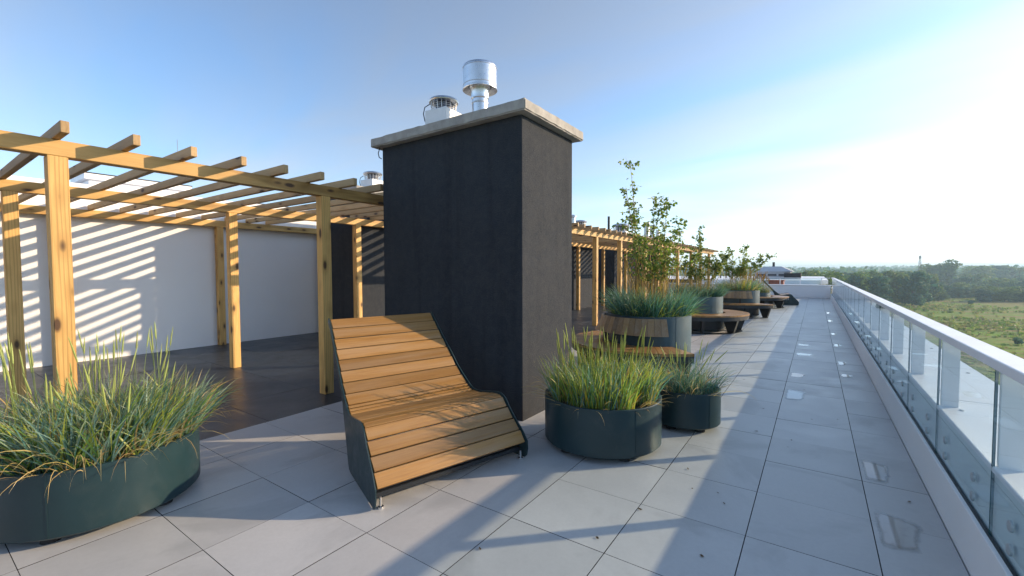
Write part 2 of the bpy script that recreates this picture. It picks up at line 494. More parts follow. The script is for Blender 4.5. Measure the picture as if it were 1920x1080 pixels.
# ------------------------------------------------------------------ terrain far below
GZ = -15.0
def make_terrain():
    n = 90
    xs = np.linspace(-1, 1, n); xs = np.sign(xs) * np.abs(xs) ** 2.2 * 6000
    X, Y = np.meshgrid(xs, xs, indexing='ij')
    D = np.hypot(X, Y)
    Z = GZ + 0.6 * np.sin(X * 0.011 + 1.3) * np.cos(Y * 0.013) * np.clip((D - 60) / 200, 0, 1)
    Z += np.clip((D - 1500) / 3000, 0, 1) ** 1.3 * 26
    v = np.stack([X, Y, Z], -1).reshape(-1, 3)
    i = np.arange(n * n).reshape(n, n)
    q = np.stack([i[:-1, :-1], i[1:, :-1], i[1:, 1:], i[:-1, 1:]], -1).reshape(-1, 4)
    me = np_mesh('ground', v, q, smooth=True)
    tag(link('ground', me, 'meadow'), 'flat green and brown meadow spreading out below the building', None, kind='structure')
make_terrain()

# the block the terrace sits on
DECK_X0, DECK_X1 = -4.5, 0.655
Y_NEAR, Y_FAR = -3.0, 28.6
blk = thing('apartment_block', 'white apartment block that carries the roof terrace', 'building', (-8, 12, GZ))
link('wall', box_me(-14, 9.15, -16, 17.4, 0, -GZ - 0.14), 'white_plaster', blk)

# ------------------------------------------------------------------ light paving of the walkway
T = 0.6
deck = tag(link('walkway_paving', box_me(DECK_X0, 0.70, Y_NEAR, Y_FAR, -0.12, -0.022), 'joint'), 'pale grey square porcelain paving of the roof walkway', None, kind='structure')
XS = [-4.5 + T * k for k in range(9)] + [0.652]
YS = [2.755 + T * k for k in range(-9, 44)]
tile_full = box_me(-T / 2 + 0.0025, T / 2 - 0.0025, -T / 2 + 0.0018, T / 2 - 0.0018, -0.02, 0); tile_full.materials.append(M['tile'])
def dark_sides(me):
    me.materials.append(M['joint'])
    for p in me.polygons:
        if p.normal.z < .5: p.material_index = 1
dark_sides(tile_full)
wl = XS[-1] - XS[-2]
tile_cut = box_me(-wl / 2 + 0.0025, wl / 2 - 0.0025, -T / 2 + 0.0018, T / 2 - 0.0018, -0.02, 0); tile_cut.materials.append(M['tile']); dark_sides(tile_cut)
far_v, far_q = [], []
count = 0
for j in range(len(YS) - 1):
    for i in range(len(XS) - 1):
        cx, cy = (XS[i] + XS[i + 1]) / 2, (YS[j] + YS[j + 1]) / 2
        me = tile_full if i < len(XS) - 2 else tile_cut
        if j < 33:
            o = link('tile', me, None, deck, (cx, cy, rnd.uniform(-0.0012, 0.0008)), (rnd.gauss(0, 0.0009), rnd.gauss(0, 0.0009), 0))
            count += 1
        else:
            far_v.append((XS[i] + .002, XS[i + 1] - .002, YS[j] + .002, YS[j + 1] - .002))
bm = bmesh.new()
for a, b, c, d in far_v: box_bm(bm, a, b, c, d, -0.02, rnd.uniform(-0.001, 0.0005))
ftm = from_bm(bm); ftm.materials.append(M['tile']); dark_sides(ftm)
tag(link('far_tiles', ftm, None, deck), kind='stuff')

# dark paving under the pergolas
terr = tag(link('pergola_paving', box_me(-10.15, -4.503, Y_NEAR, Y_FAR, -0.12, -0.022), 'joint'), 'anthracite porcelain paving under the pergolas', None, kind='structure')
tw, tl = 0.94, 0.90
dark_me = box_me(-tw / 2 + .002, tw / 2 - .002, -tl / 2 + .002, tl / 2 - .002, -.02, 0); dark_me.materials.append(M['tile_dark']); dark_sides(dark_me)
for i in range(6):
    for j in range(33):
        link('tile', dark_me, None, terr, (-10.145 + tw * (i + .5), -1.4 + tl * (j + .5), rnd.uniform(-.0015, 0.0008) - 0.001), (rnd.gauss(0, .0008), rnd.gauss(0, .0008), 0))

# ------------------------------------------------------------------ white penthouse wall behind the pergola
pw = thing('penthouse_block', 'white plastered penthouse with a long blank wall behind the pergola', 'building', (-13, 2, 0))
link('wall', box_me(-3.5, 2.85, -9, 9.2, -0.1, 2.90, 0.006), 'white_plaster', pw)
link('roof_edge', box_me(-3.56, 2.91, -9.06, 9.26, 2.903, 2.98, 0.006), 'white_metal', pw)
pw2 = thing('rear_penthouse_block', 'white penthouse block behind the long far pergola', 'building', (-13, 25, 0))
link('wall', box_me(-3.5, 2.6, -13.5, 3.5, -0.1, 2.62, 0.006), 'white_plaster', pw2)
link('roof_edge', box_me(-3.56, 2.66, -13.56, 3.56, 2.623, 2.69, 0.006), 'white_metal', pw2)

# ------------------------------------------------------------------ chimney stacks
def stack(name, label, x0, x1, y0, y1, h=3.03, slab=0.11, oh=0.10, group=None):
    cx, cy = (x0 + x1) / 2, (y0 + y1) / 2
    t = thing(name, label, 'chimney', (cx, cy, 0), 0, group)
    link('shaft', box_me(x0 - cx, x1 - cx, y0 - cy, y1 - cy, -0.05, h, 0.006), 'stucco', t)
    bm = bmesh.new(); box_bm(bm, x0 - cx - oh, x1 - cx + oh, y0 - cy - oh, y1 - cy + oh, h + 0.001, h + slab)
    bmesh.ops.bevel(bm, geom=bm.edges[:], offset=0.012, segments=2, affect='EDGES')
    bmesh.ops.subdivide_edges(bm, edges=[e for e in bm.edges if e.calc_length() > 0.5], cuts=24, use_grid_fill=True)
    r_ = random.Random(3)
    for v in bm.verts: v.co += Vector((r_.gauss(0, .0018), r_.gauss(0, .0018), r_.gauss(0, .0018)))
    link('cap_slab', from_bm(bm), 'concrete', t)
    return t
st1 = stack('chimney_stack', 'dark grey rendered chimney stack with concrete cap beside the slatted lounger', -4.46, -2.385, 3.624, 4.70)
# loose cable under the cap
link('cable', tube_me([(-1.06, -0.56, 3.03), (-1.075, -0.57, 2.97), (-1.066, -0.565, 2.92), (-1.045, -0.545, 2.90)], [.006] * 4, 6), 'rubber', st1)
st2 = stack('chimney_stack', 'dark rendered stack behind the middle posts of the near pergola', -8.85, -7.562, 5.492, 7.7, 3.11, 0.11, 0.02)
stack('chimney_stack', 'dark grey stack between posts of the far pergola, carrying a steel flue', -8.85, -7.66, 14.4, 17.3, 3.03, 0.11, 0.04)
stack('chimney_stack', 'dark grey stack behind the birch of the largest planter', -8.85, -7.66, 19.4, 22.5, 3.03, 0.11, 0.04)
stack('chimney_stack', 'dark stack at the far end of the pergola', -8.85, -7.66, 25.2, 28.3, 3.03, 0.11, 0.04)

def cowl(loc, label, r=.192, h=.70, pr_=.098):
    t = thing('exhaust_cowl', label, 'vent', loc)
    k = r / .168
    link('pipe', lathe([(pr_ * .93, -0.02), (pr_ * .93, h * .6)], 48), 'steel', t)
    for z in (.20, .40): link('pipe_seam', lathe([(pr_ * .93, h * z - .01), (pr_ * .985, h * z - .006), (pr_ * .985, h * z + .006), (pr_ * .93, h * z + .01)], 48), 'steel_dull', t)
    link('collar', lathe([(pr_ * .94, h * .46), (pr_ * 1.03, h * .475), (pr_ * 1.03, h * .58), (pr_ * 1.25, h * .66)], 48), 'steel', t)
    drum = link('drum', lathe([(.115 * k, h * .66), (r * .985, h * .605), (r * 1.035, h * .61), (r * 1.035, h * .628), (r, h * .638), (r, h * .945), (r * 1.025, h * .95), (r * 1.025, h * .966), (r * .975, h * .992), (0, h)], 64), 'steel', t)
    link('rim', lathe([(r, h * .672), (r * 1.015, h * .676), (r * 1.015, h * .684), (r, h * .688)], 64), 'steel_dull', drum)
    return t
def fan_vent(loc, label, s=1.0, rz=0.0, group=None, lift=0.0):
    t = thing('fan_vent', label, 'vent', loc, rz, group)
    link('base_box', box_me(-.17 * s, .17 * s, -.17 * s, .17 * s, 0, lift + .15 * s, .008), 'vent_white', t)
    link('fan_drum', lathe([(.10 * s, .15 * s), (.11 * s, .27 * s), (0, .27 * s)], 32), 'vent_blue', t, (0, 0, lift))
    bm = bmesh.new()
    for k in range(18):
        a = 2 * math.pi * k / 18
        tube_bm(bm, [(.15 * s * math.cos(a), .15 * s * math.sin(a), .15 * s), (.165 * s * math.cos(a), .165 * s * math.sin(a), .26 * s)], [.004 * s] * 2, 5)
    for z, r in ((.175, .153), (.20, .157), (.225, .16)):
        tube_bm(bm, [(r * s * math.cos(2 * math.pi * k / 28), r * s * math.sin(2 * math.pi * k / 28), z * s) for k in range(29)], [.003 * s] * 29, 5)
    link('guard_cage', from_bm(bm), 'steel_dull', t, (0, 0, lift))
    link('dome', lathe([(.13 * s, .255 * s), (.185 * s, .262 * s), (.19 * s, .275 * s), (.175 * s, .30 * s), (.12 * s, .318 * s), (0, .325 * s)], 40), 'steel', t, (0, 0, lift))
    link('cable', tube_me([(-.13 * s, -.12 * s, .24 * s), (-.18 * s, -.155 * s, .2 * s), (-.20 * s, -.16 * s, .12 * s), (-.185 * s, -.15 * s, .03 * s), (-.17 * s, -.14 * s, .0)], [.006 * s] * 5, 6), 'rubber', t, (0, 0, lift))
    return t
cowl((-3.205, 4.0, 3.14), 'shiny steel drum-topped exhaust cowl on the near chimney cap')
fan_vent((-3.677, 3.9, 3.14), 'small domed fan vent on white box beside the steel cowl', .93, R(4), None, .11)
fan_vent((-8.02, 6.25, 3.22), 'domed fan vent on white box atop the stack behind the pergola', 1.1, R(4), None, .10)

# ------------------------------------------------------------------ pergolas
SEC = 0.12
def pergola(label, front_posts, mid_posts, back_posts, y0, y1, rafters, short_from, back_beam_end):
    yc = (y0 + y1) / 2
    t = thing('pergola', label, 'pergola', (-7.5, yc, 0))
    for X, ps, mats in ((-4.96, front_posts, 'pine'), (-7.50, mid_posts, 'pine'), (-10.06, back_posts, 'pine')):
        for y in ps:
            p = timber('post', (X, y, 0.0), (X, y, 2.415), SEC, SEC, mats, t)
    timber('beam', (-4.96, y0, 2.48), (-4.96, y1, 2.48), SEC - .006, 0.126, 'pine', t)
    timber('beam', (-7.50, y0, 2.48), (-7.50, y1, 2.48), SEC - .006, 0.126, 'pine', t)
    if back_posts: timber('beam', (-10.06, y0, 2.48), (-10.06, back_beam_end, 2.48), SEC - .006, 0.126, 'pine', t)
    for k, y in enumerate(rafters):
        xe = -10.12 if y < short_from else -7.64
        timber('rafter', (-4.615 + rnd.uniform(-.02, .02), y + rnd.uniform(-.006, .006), 2.5885), (xe, y + rnd.uniform(-.006, .006), 2.5885), 0.052, 0.088, 'pine_weathered', t)
    return t
ra = [0.83 + 0.4165 * k for k in range(-9, 19)]
pergola('near pine pergola with open rafters in front of the white wall', [-1.55, 0.837, 3.127, 5.45, 7.75], [-1.5, 0.88, 3.17, 5.44, 8.2], [-1.5, 1.66, 4.01, 6.4], -3.0, 8.55, ra, 5.40, 6.85)
rb = [9.0 + 0.40 * k for k in range(0, 47)]
pergola('long far pine pergola running along behind the birch planters', [8.9, 11.17, 12.98, 15.36, 17.6, 19.8, 22.3, 24.4, 26.6], [8.9, 11.9, 15.3, 17.7, 20.4, 23.0, 25.6, 27.0], [], 8.6, 27.7, rb, 8.0, 11.0)

# ------------------------------------------------------------------ parapet, glass balustrade
par = thing('parapet_wall', 'white parapet with broad metal coping outside the glass balustrade', 'wall', (0.95, 12, 0))
PZ = 0.595
link('wall', box_me(-.245, .245, -15, 16.9, -.6, PZ - .03), 'white_plaster', par)
ys = [-15 + 2.42 * k for k in range(14)]
cop = box_me(-.262, .262, -1.205, 1.205, -.028, 0, .004); cop.materials.append(M['white_metal'])
for k in range(13):
    c = link('coping_panel', cop, None, par, (0, -15 + 2.42 * k + 1.21, PZ), (0, R(0.4), 0))
    if k < 8:
        for yy in (-.95, 0.0, .95):
            for xx in (-.16, .17):
                link('screw', lathe([(.013, .0), (.013, .004), (.006, .007), (0, .007)], 10), 'steel_dull', c, (xx, yy + rnd.uniform(-.05, .05), 0.0))
pl = thing('low_plinth', 'low white plinth at the foot of the glass balustrade', 'plinth', (0.66, 12, 0))
link('plinth_face', box_me(-.004, .016, -15, 16.5, -.02, .278, .003), 'white_plaster', pl)
link('shadow_gasket', box_me(.018, .034, -15, 16.5, -.02, .268), 'black_gasket', pl)

rail = thing('glass_balustrade', 'clear glass balustrade with white handrail along the roof edge', 'railing', (0.70, 12, 0))
JS = [2.91 + 1.125 * k for k in range(-5, 23)]
gx = -.008
pane = None
for k in range(len(JS) - 1):
    y0, y1 = JS[k] + .005, JS[k + 1] - .005
    if pane is None:
        bm = bmesh.new(); box_bm(bm, -.005, .005, -(y1 - y0) / 2, (y1 - y0) / 2, .15, 1.052)
        pane = from_bm(bm, 'pane'); pane.materials.append(M['pane_glass']); pane.materials.append(M['glass_edge'])
        for p in pane.polygons:
            if abs(p.normal.x) < .5: p.material_index = 1
    pn = link('glass_pane', pane, None, rail, (gx, (y0 + y1) / 2 - 12, 0))
    for z in (.34, .44):
        for yy in (y0 + .26, y1 - .26):
            if k < 12:
                link('fixing_disc', lathe([(.024, -.002), (.024, .006), (.018, .009), (0, .009)], 20), 'disc_steel', pn, (-.005, yy - (y0 + y1) / 2, z), (0, R(-90), 0))
post_me = box_me(-.04, .045, -.012, .012, PZ - .0, 1.052, .002); post_me.materials.append(M['white_metal'])
for y in JS[:26]:
    p = link('post', post_me, None, rail, (.045, y - 12, 0))
hr = box_me(-.028, .085, -14.9, 16.6, 1.053, 1.10, .004); link('handrail', hr, 'white_metal', rail)

# far end wall of the terrace with its own rail
fp = thing('end_parapet', 'low white end parapet closing off the far end of the walkway', 'wall', (-5, 28.75, 0))
link('wall', box_me(-5.2, 5.65, -.15, .25, -.1, .66, .006), 'white_plaster', fp)
link('coping', box_me(-5.2, 5.70, -.19, .29, .663, .70, .004), 'white_metal', fp)
er = thing('end_railing', 'thin white railing with clear panes on top of the end parapet', 'railing', (0, 28.8, 0.70))
link('handrail', box_me(-3.6, .62, -.03, .03, .355, .385, .003), 'white_metal', er)
for x in (-3.55, -2.6, -1.65, -.7, .25):
    link('post', box_me(-.02, .02, -.02, .02, 0, .353), 'white_metal', er, (x, 0, 0))
for x in (-3.075, -2.125, -1.175, -.225):
    pg = box_me(-.44, .44, -.004, .004, .03, .34); pg.materials.append(M['pane_glass']); link('glass_pane', pg, None, er, (x, 0, 0))

# ------------------------------------------------------------------ slatted loungers
def resample(pts, n):
    pts = [Vector(p) for p in pts]; ds = [0]
    for a, b in zip(pts, pts[1:]): ds.append(ds[-1] + (b - a).length)
    out = []
    for i in range(n):
        s = ds[-1] * i / (n - 1); k = 0
        while k < len(ds) - 2 and ds[k + 1] < s: k += 1
        f = (s - ds[k]) / max(1e-9, ds[k + 1] - ds[k]); out.append(pts[k].lerp(pts[k + 1], f))
    return out
def catmull(ps, n=14):
    ps = [Vector(p) for p in ps]; P = [2 * ps[0] - ps[1]] + ps + [2 * ps[-1] - ps[-2]]; out = []
    for i in range(1, len(P) - 2):
        for k in range(n):
            t = k / n
            out.append(0.5 * ((2 * P[i]) + (-P[i - 1] + P[i + 1]) * t + (2 * P[i - 1] - 5 * P[i] + 4 * P[i + 1] - P[i + 2]) * t * t + (-P[i - 1] + 3 * P[i] - 3 * P[i + 1] + P[i + 2]) * t ** 3))
    out.append(ps[-1]); return out
LW = 1.24
# profile of the slatted surface: s (negative = towards the back), z; from the front bottom to the top
PROF = [(0.040, 0.137), (-0.023, 0.220), (-0.096, 0.293), (-0.166, 0.372), (-0.215, 0.437), (-0.285, 0.466), (-0.40, 0.452), (-0.52, 0.433), (-0.605, 0.430), (-0.665, 0.452), (-0.723, 0.497), (-0.809, 0.567), (-0.889, 0.643), (-0.955, 0.720), (-1.030, 0.795), (-1.100, 0.870), (-1.167, 0.945), (-1.232, 1.020), (-1.302, 1.090)]
SLATS = [.104, .104, .104, .092, .045, .10, .12, .12, .032, .03, .03, .104, .104, .104, .104, .104, .104, .104, .104]
def taper(s):      # the seat narrows towards the back by this much on each side
    return max(0.0, min(.125, .004 + (-s) * .096))
def lounger(label, loc, ang, group=None):
    """object X axis: forward (front foot at 0), object Y axis: along the slats"""
    t = thing('lounge_chair', label, 'lounger', loc, ang, group)
    curve = catmull([(s, 0, z) for s, z in PROF], 12)
    ds = [0]
    for a, b in zip(curve, curve[1:]): ds.append(ds[-1] + (b - a).length)
    def at(s):
        s = max(0, min(ds[-1], s)); k = 0
        while k < len(ds) - 2 and ds[k + 1] < s: k += 1
        return curve[k].lerp(curve[k + 1], (s - ds[k]) / max(1e-9, ds[k + 1] - ds[k]))
    tot = sum(SLATS); sc = ds[-1] / tot; s0 = 0
    for wd in SLATS:
        a, b = s0 * sc + .004, (s0 + wd) * sc - .004
        s0 += wd
        k = 2 if wd > .06 else 3
        tp = [at(a + (b - a) * i / (k - 1)) for i in range(k)]
        d = (tp[-1] - tp[0]).normalized(); nrm = Vector((d.z, 0, -d.x))
        if nrm.x < 0 and nrm.z < 0: nrm = -nrm
        nrm = Vector((-d.z, 0, d.x)); nrm = nrm if nrm.z > -0.2 and (nrm.x > 0 or nrm.z > 0) else -nrm
        mid = (tp[0] + tp[-1]) / 2
        w = (tp[-1] - tp[0]).length
        # slat: long axis = mesh X (grain), then rotated onto the frame's Y axis
        x = Vector((0, 1, 0)); y = d; z = x.cross(y)
        if z.dot(nrm) < 0: y = -d; z = x.cross(y)
        me = centred_box(round(LW - .018 - 2 * taper(mid.x), 4), round(w, 4), .022, .003)
        if not me.materials: me.materials.append(M['slat'])
        o = bpy.data.objects.new('slat', me); COL.objects.link(o); o.parent = t
        mt = Matrix((x, y, z)).transposed().to_4x4(); mt.translation = mid - z * .011 + Vector((0, LW / 2, 0)); o.matrix_basis = mt
    # side panels: steel plate following the curve, standing on the ground
    top = [c.copy() for c in curve]
    offs = []
    for i, c in enumerate(curve):
        d = (curve[min(i + 1, len(curve) - 1)] - curve[max(i - 1, 0)]).normalized()
        n = Vector((-d.z, 0, d.x))
        if n.z < 0 and n.x < 0: n = -n
        offs.append(c + Vector((abs(d.z), 0, abs(d.x))) * .012)
    back = [(-1.318, 0, 1.07), (-1.245, 0, .985), (-1.12, 0, .845), (-1.0, 0, .715), (-.90, 0, .59), (-.82, 0, .47), (-.765, 0, .33), (-.70, 0, .16), (-.665, 0, .06), (-.635, 0, .016), (-.59, 0, .004)]
    fr = [(-.03, 0, .004), (.018, 0, .008), (.04, 0, .03), (.052, 0, .08)]
    poly = offs + [Vector(b) for b in back] + [Vector(b) for b in fr]
    for sd in (0, 1):
        bm = bmesh.new(); rings = []
        for dy in (0.0, .008):
            rings.append([bm.verts.new((p.x, (taper(p.x) - dy) if sd == 0 else (LW - taper(p.x) + dy), p.z)) for p in poly])
        bm.faces.new(rings[0]); bm.faces.new(rings[1][::-1]); npt = len(poly)
        for i in range(npt): bm.faces.new((rings[0][i], rings[1][i], rings[1][(i + 1) % npt], rings[0][(i + 1) % npt]))
        sp = link('side_panel', from_bm(bm), 'powder_coat', t)
        link('foot', lathe([(.02, 0), (.02, .012), (.008, .016), (.008, .07), (0, .07)], 16), 'chrome', sp, (.012, .04 if sd == 0 else LW - .04, 0.0))
    link('cross_rail', box_me(-.06, -.03, .01, LW - .01, .05, .08), 'bench_steel', t)
    link('cross_rail', box_me(-.64, -.60, .065, LW - .065, .03, .07), 'bench_steel', t)
    link('cross_rail', box_me(-1.20, -1.16, .125, LW - .125, .90, .93), 'bench_steel', t)
    return t
LA = 16.6   # slats run this many degrees clockwise from +Y
lounger('wide slatted wooden lounger with dark steel sides in front of the chimney stack', (-2.274, 1.74, 0), R(-LA))
lounger('distant slatted lounger seen side-on beyond the last ring bench', (-.62, 22.2, 0), R(7))

# ------------------------------------------------------------------ planters
def planter(label, c, Rr, z0, z1, mat='powder_coat', group=None, soil=.05, feet=True):
    t = thing('round_planter', label, 'planter', (c[0], c[1], 0), 0, group)
    link('shell', lathe([(0, z0), (Rr - .012, z0), (Rr, z0 + .012), (Rr, z1 - .004), (Rr - .004, z1), (Rr - .02, z1), (Rr - .024, z1 - .006), (Rr - .024, z0 + .03), (0, z0 + .03)], 96), mat, t)
    link('soil', lathe([(0, z1 - soil + .012), (Rr * .5, z1 - soil + .006), (Rr - .025, z1 - soil)], 40), 'soil', t)
    link('weld_seam', box_me(-.004, .002, -.004, .004, z0 + .014, z1 - .006), mat, t, (Rr * math.cos(-.62), Rr * math.sin(-.62), 0), (0, 0, -.62))
    if feet:
        for k in range(5):
            a = 2 * math.pi * k / 5 + .55
            link('foot', lathe([(.045, 0), (.045, z0 * .6), (.03, z0 + .004)], 16), 'rubber', t, (math.cos(a) * (Rr - .1), math.sin(a) * (Rr - .1), 0))
    return t
planter('low round dark teal planter of tall grass next to the near pergola post', (-3.84, .79), .535, .045, .415)
planter('low round dark planter with seeding grass beside the chimney stack', (-1.53, 3.60), .50, .045, .43)
planter('small dark round planter tucked behind the low planter', (-1.03, 4.48), .315, .045, .37)
RC = [(-2.09, 6.72), (-2.50, 12.0), (-2.10, 16.4), (-2.05, 20.6)]
planter('tall slate-blue planter inside the nearest ring bench, topped by a birch', RC[0], .60, .03, .85, 'planter_grey', feet=False)
planter('tall slate-blue planter with the second birch on the walkway side ring bench', RC[1], .60, .03, .85, 'planter_grey', feet=False)
planter('tall planter behind the pale slatted backrest of the third bench', RC[2], .60, .03, .85, 'planter_grey', feet=False)
planter('low planter of amber grass inside the farthest ring bench', RC[3], .55, .03, .60, 'planter_grey', feet=False)

# ------------------------------------------------------------------ ring benches
def ring_bench(label, c, a0, a1, backrest, n):
    t = thing('ring_bench', label, 'bench', (c[0], c[1], 0))
    r0, r1, zt = .66, 1.19, .445
    da = (a1 - a0) / n
    g = .005
    def wedge(ra, rb, z0, z1, lean=0.0):
        bm = bmesh.new(); h = da / 2
        vv = []
        for (rr, zz_) in ((ra, z0), (rb, z0), (rb - lean, z1), (ra - lean, z1)):
            hw = rr * math.tan(h) - g / 2
            vv.append((bm.verts.new((rr, -hw, zz_)), bm.verts.new((rr, hw, zz_))))
        for i in range(4):
            j = (i + 1) % 4
            bm.faces.new((vv[i][0], vv[j][0], vv[j][1], vv[i][1]))
        bm.faces.new([v[0] for v in vv][::-1]); bm.faces.new([v[1] for v in vv])
        return from_bm(bm)
    seat_me = wedge(r0, r1, zt - .035, zt); seat_me.materials.append(M['slat'])
    for k in range(n):
        link('seat_slat', seat_me, None, t, (0, 0, rnd.uniform(-.001, .001)), (0, 0, a0 + da * (k + .5)))
    # steel frame under the seat
    def arc_band(r_in, r_out, z0, z1, b0, b1, m=40):
        bm = bmesh.new(); rows = []
        for k in range(m + 1):
            a = b0 + (b1 - b0) * k / m
            rows.append([bm.verts.new((r * math.cos(a), r * math.sin(a), z)) for r, z in ((r_in, z0), (r_out, z0), (r_out, z1), (r_in, z1))])
        for p, q in zip(rows, rows[1:]):
            for i in range(4): bm.faces.new((p[i], q[i], q[(i + 1) % 4], p[(i + 1) % 4]))
        bm.faces.new(rows[0]); bm.faces.new(rows[-1][::-1])
        return from_bm(bm)
    e = .02
    link('fascia', arc_band(r1 - .02, r1 - .008, zt - .125, zt - .037, a0, a1), 'bench_steel', t)
    link('inner_rail', arc_band(r0 + .01, r0 + .03, zt - .10, zt - .037, a0, a1), 'bench_steel', t)
    nl = max(3, int(round((a1 - a0) / .72)))
    for k in range(nl + 1):
        a = a0 + .03 + (a1 - a0 - .06) * k / nl
        lp = [Vector((r0 + .04, -.03, zt - .04)), Vector((r1 - .03, -.03, zt - .04)), Vector((r1 - .16, -.03, .012)), Vector((r0 + .22, -.03, .012))]
        link('leg', extrude_poly(lp, (0, .06, 0)), 'bench_steel', t, (0, 0, 0), (0, 0, a))
    link('ground_plate', arc_band(r0 + .20, r1 - .15, .002, .012, a0 + .02, a1 - .02), 'bench_steel', t)
    link('shelf_panel', arc_band(r0 + .06, r0 + .075, .06, zt - .04, a0 + .05, a1 - .05), 'bench_steel', t)
    if backrest:
        b0, b1 = backrest; nb = int(round((b1 - b0) / .118)); da2 = (b1 - b0) / nb
        bm = bmesh.new(); h = da2 / 2; vv = []
        for rr, zz_ in ((.775, .60), (.802, .605), (.712, .835), (.687, .83)):
            hw = rr * math.tan(h) - .0015
            vv.append((bm.verts.new((rr, -hw, zz_)), bm.verts.new((rr, hw, zz_))))
        for i in range(4):
            j = (i + 1) % 4; bm.faces.new((vv[i][0], vv[j][0], vv[j][1], vv[i][1]))
        bm.faces.new([v[0] for v in vv][::-1]); bm.faces.new([v[1] for v in vv])
        me = from_bm(bm)
        # grain up the slat: re-express with local X along the slope
        me2 = [me.copy(), me.copy()]
        me2[0].materials.append(M['slat_dark']); me2[1].materials.append(M['slat_mid'])
        for k in range(nb):
            link('backrest_slat', me2[0 if rnd.random() < .62 else 1], None, t, (0, 0, 0), (0, 0, b0 + da2 * (k + .5)))
        link('backrest_rail', arc_band(.745, .765, .60, .64, b0, b1), 'bench_steel', t)
        link('backrest_rail', arc_band(.675, .69, .78, .83, b0, b1), 'bench_steel', t)
        for k in range(3):
            a = b0 + (b1 - b0) * (k + .5) / 3
            link('backrest_stay', box_me(.69, .745, -.02, .02, zt, .63), 'bench_steel', t, (0, 0, 0), (0, 0, a))
    return t
ring_bench('half-ring wooden bench with curved slatted backrest behind the grass planters', RC[0], R(-228), R(-45), (R(-215), R(-54)), 34)
ring_bench('backless half-ring wooden bench around the second birch planter', RC[1], R(-118), R(66), None, 34)
ring_bench('half-ring bench with pale slatted backrest around the third birch planter', RC[2], R(-228), R(-30), (R(-215), R(-54)), 36)
ring_bench('farthest backless ring bench near the end parapet', RC[3], R(-110), R(66), None, 34)

# ------------------------------------------------------------------ grasses
def srgb(c): return tuple(((x / 255 + .055) / 1.055) ** 2.4 if x / 255 > .04045 else x / 255 / 12.92 for x in c)
def blades(n, Rr, hmin, hmax, seed, palette, width=(.004, .008), lean=(.05, .5), droop=(.3, 1.2), base_r=.95, droopy_rim=False, seg=6, rootz=0.0):
    g_ = np.random.default_rng(seed)
    # clumped root positions
    nc = max(6, int(n / 45))
    cr = Rr * base_r * np.sqrt(g_.random(nc)); ca = g_.random(nc) * 2 * np.pi
    idx = g_.integers(0, nc, n)
    px = cr[idx] * np.cos(ca[idx]) + g_.normal(0, .045, n); py = cr[idx] * np.sin(ca[idx]) + g_.normal(0, .045, n)
    rr = np.hypot(px, py); f = np.minimum(1, Rr * base_r / np.maximum(rr, 1e-6)); px *= f; py *= f; rr *= f
    if droopy_rim:
        a = g_.random(n) * 2 * np.pi; rr = Rr * g_.uniform(.75, .97, n); px = rr * np.cos(a); py = rr * np.sin(a)
    az = np.where(g_.random(n) < .62, np.arctan2(py - cr[idx] * np.sin(ca[idx]) + py * .5, px - cr[idx] * np.cos(ca[idx]) + px * .5) + g_.normal(0, .5, n), g_.random(n) * 2 * np.pi)
    if droopy_rim: az = np.arctan2(py, px) + g_.normal(0, .45, n)
    L = g_.uniform(hmin, hmax, n) * g_.choice([.6, .85, 1., 1.], n)
    th0 = g_.uniform(*lean, n); dth = g_.uniform(*droop, n)
    w = g_.uniform(*width, n)
    pal = np.array([p[0] for p in palette]); pr_ = np.array([p[1] for p in palette]); pr_ = pr_ / pr_.sum()
    pick = g_.choice(len(pal), n, p=pr_)
    base = pal[pick] * g_.uniform(.75, 1.25, (n, 1)) * g_.uniform(.92, 1.08, (n, 3))
    V = np.zeros((n, seg + 1, 2, 3)); C = np.zeros((n, seg + 1, 2, 3))
    x = np.stack([px, py, np.full(n, rootz)], 1)
    tw = g_.uniform(-1.2, 1.2, n)
    tw0 = g_.random(n) * 2 * np.pi
    for k in range(seg + 1):
        t = k / seg
        th = th0 + dth * t ** 1.6
        hd = np.stack([np.sin(th) * np.cos(az), np.sin(th) * np.sin(az), np.cos(th)], 1)
        side = np.stack([-np.sin(az), np.cos(az), np.zeros(n)], 1)
        nrm = np.cross(side, hd)
        a = tw0 * .25 + tw * t
        sd = side * np.cos(a)[:, None] + nrm * np.sin(a)[:, None]
        ww = w * (.55 + .45 * min(1, t * 3)) * (1 - t ** 2.2) * .5 + .0002
        V[:, k, 0] = x - sd * ww[:, None]; V[:, k, 1] = x + sd * ww[:, None]
        tipc = np.array([.30, .26, .09])
        mixf = (max(0, t - .72) / .28) * g_.uniform(0, .7, n)
        cc = base * (1 - mixf[:, None]) + tipc * mixf[:, None]
        C[:, k, 0] = cc; C[:, k, 1] = cc
        x = x + hd * (L / seg)[:, None]
    m = (seg + 1) * 2
    i0 = (np.arange(n) * m)[:, None]
    q = np.concatenate([i0 + np.array([2 * k, 2 * k + 1, 2 * k + 3, 2 * k + 2])[None] for k in range(seg)], 0)
    return V.reshape(-1, 3), q, C.reshape(-1, 3)
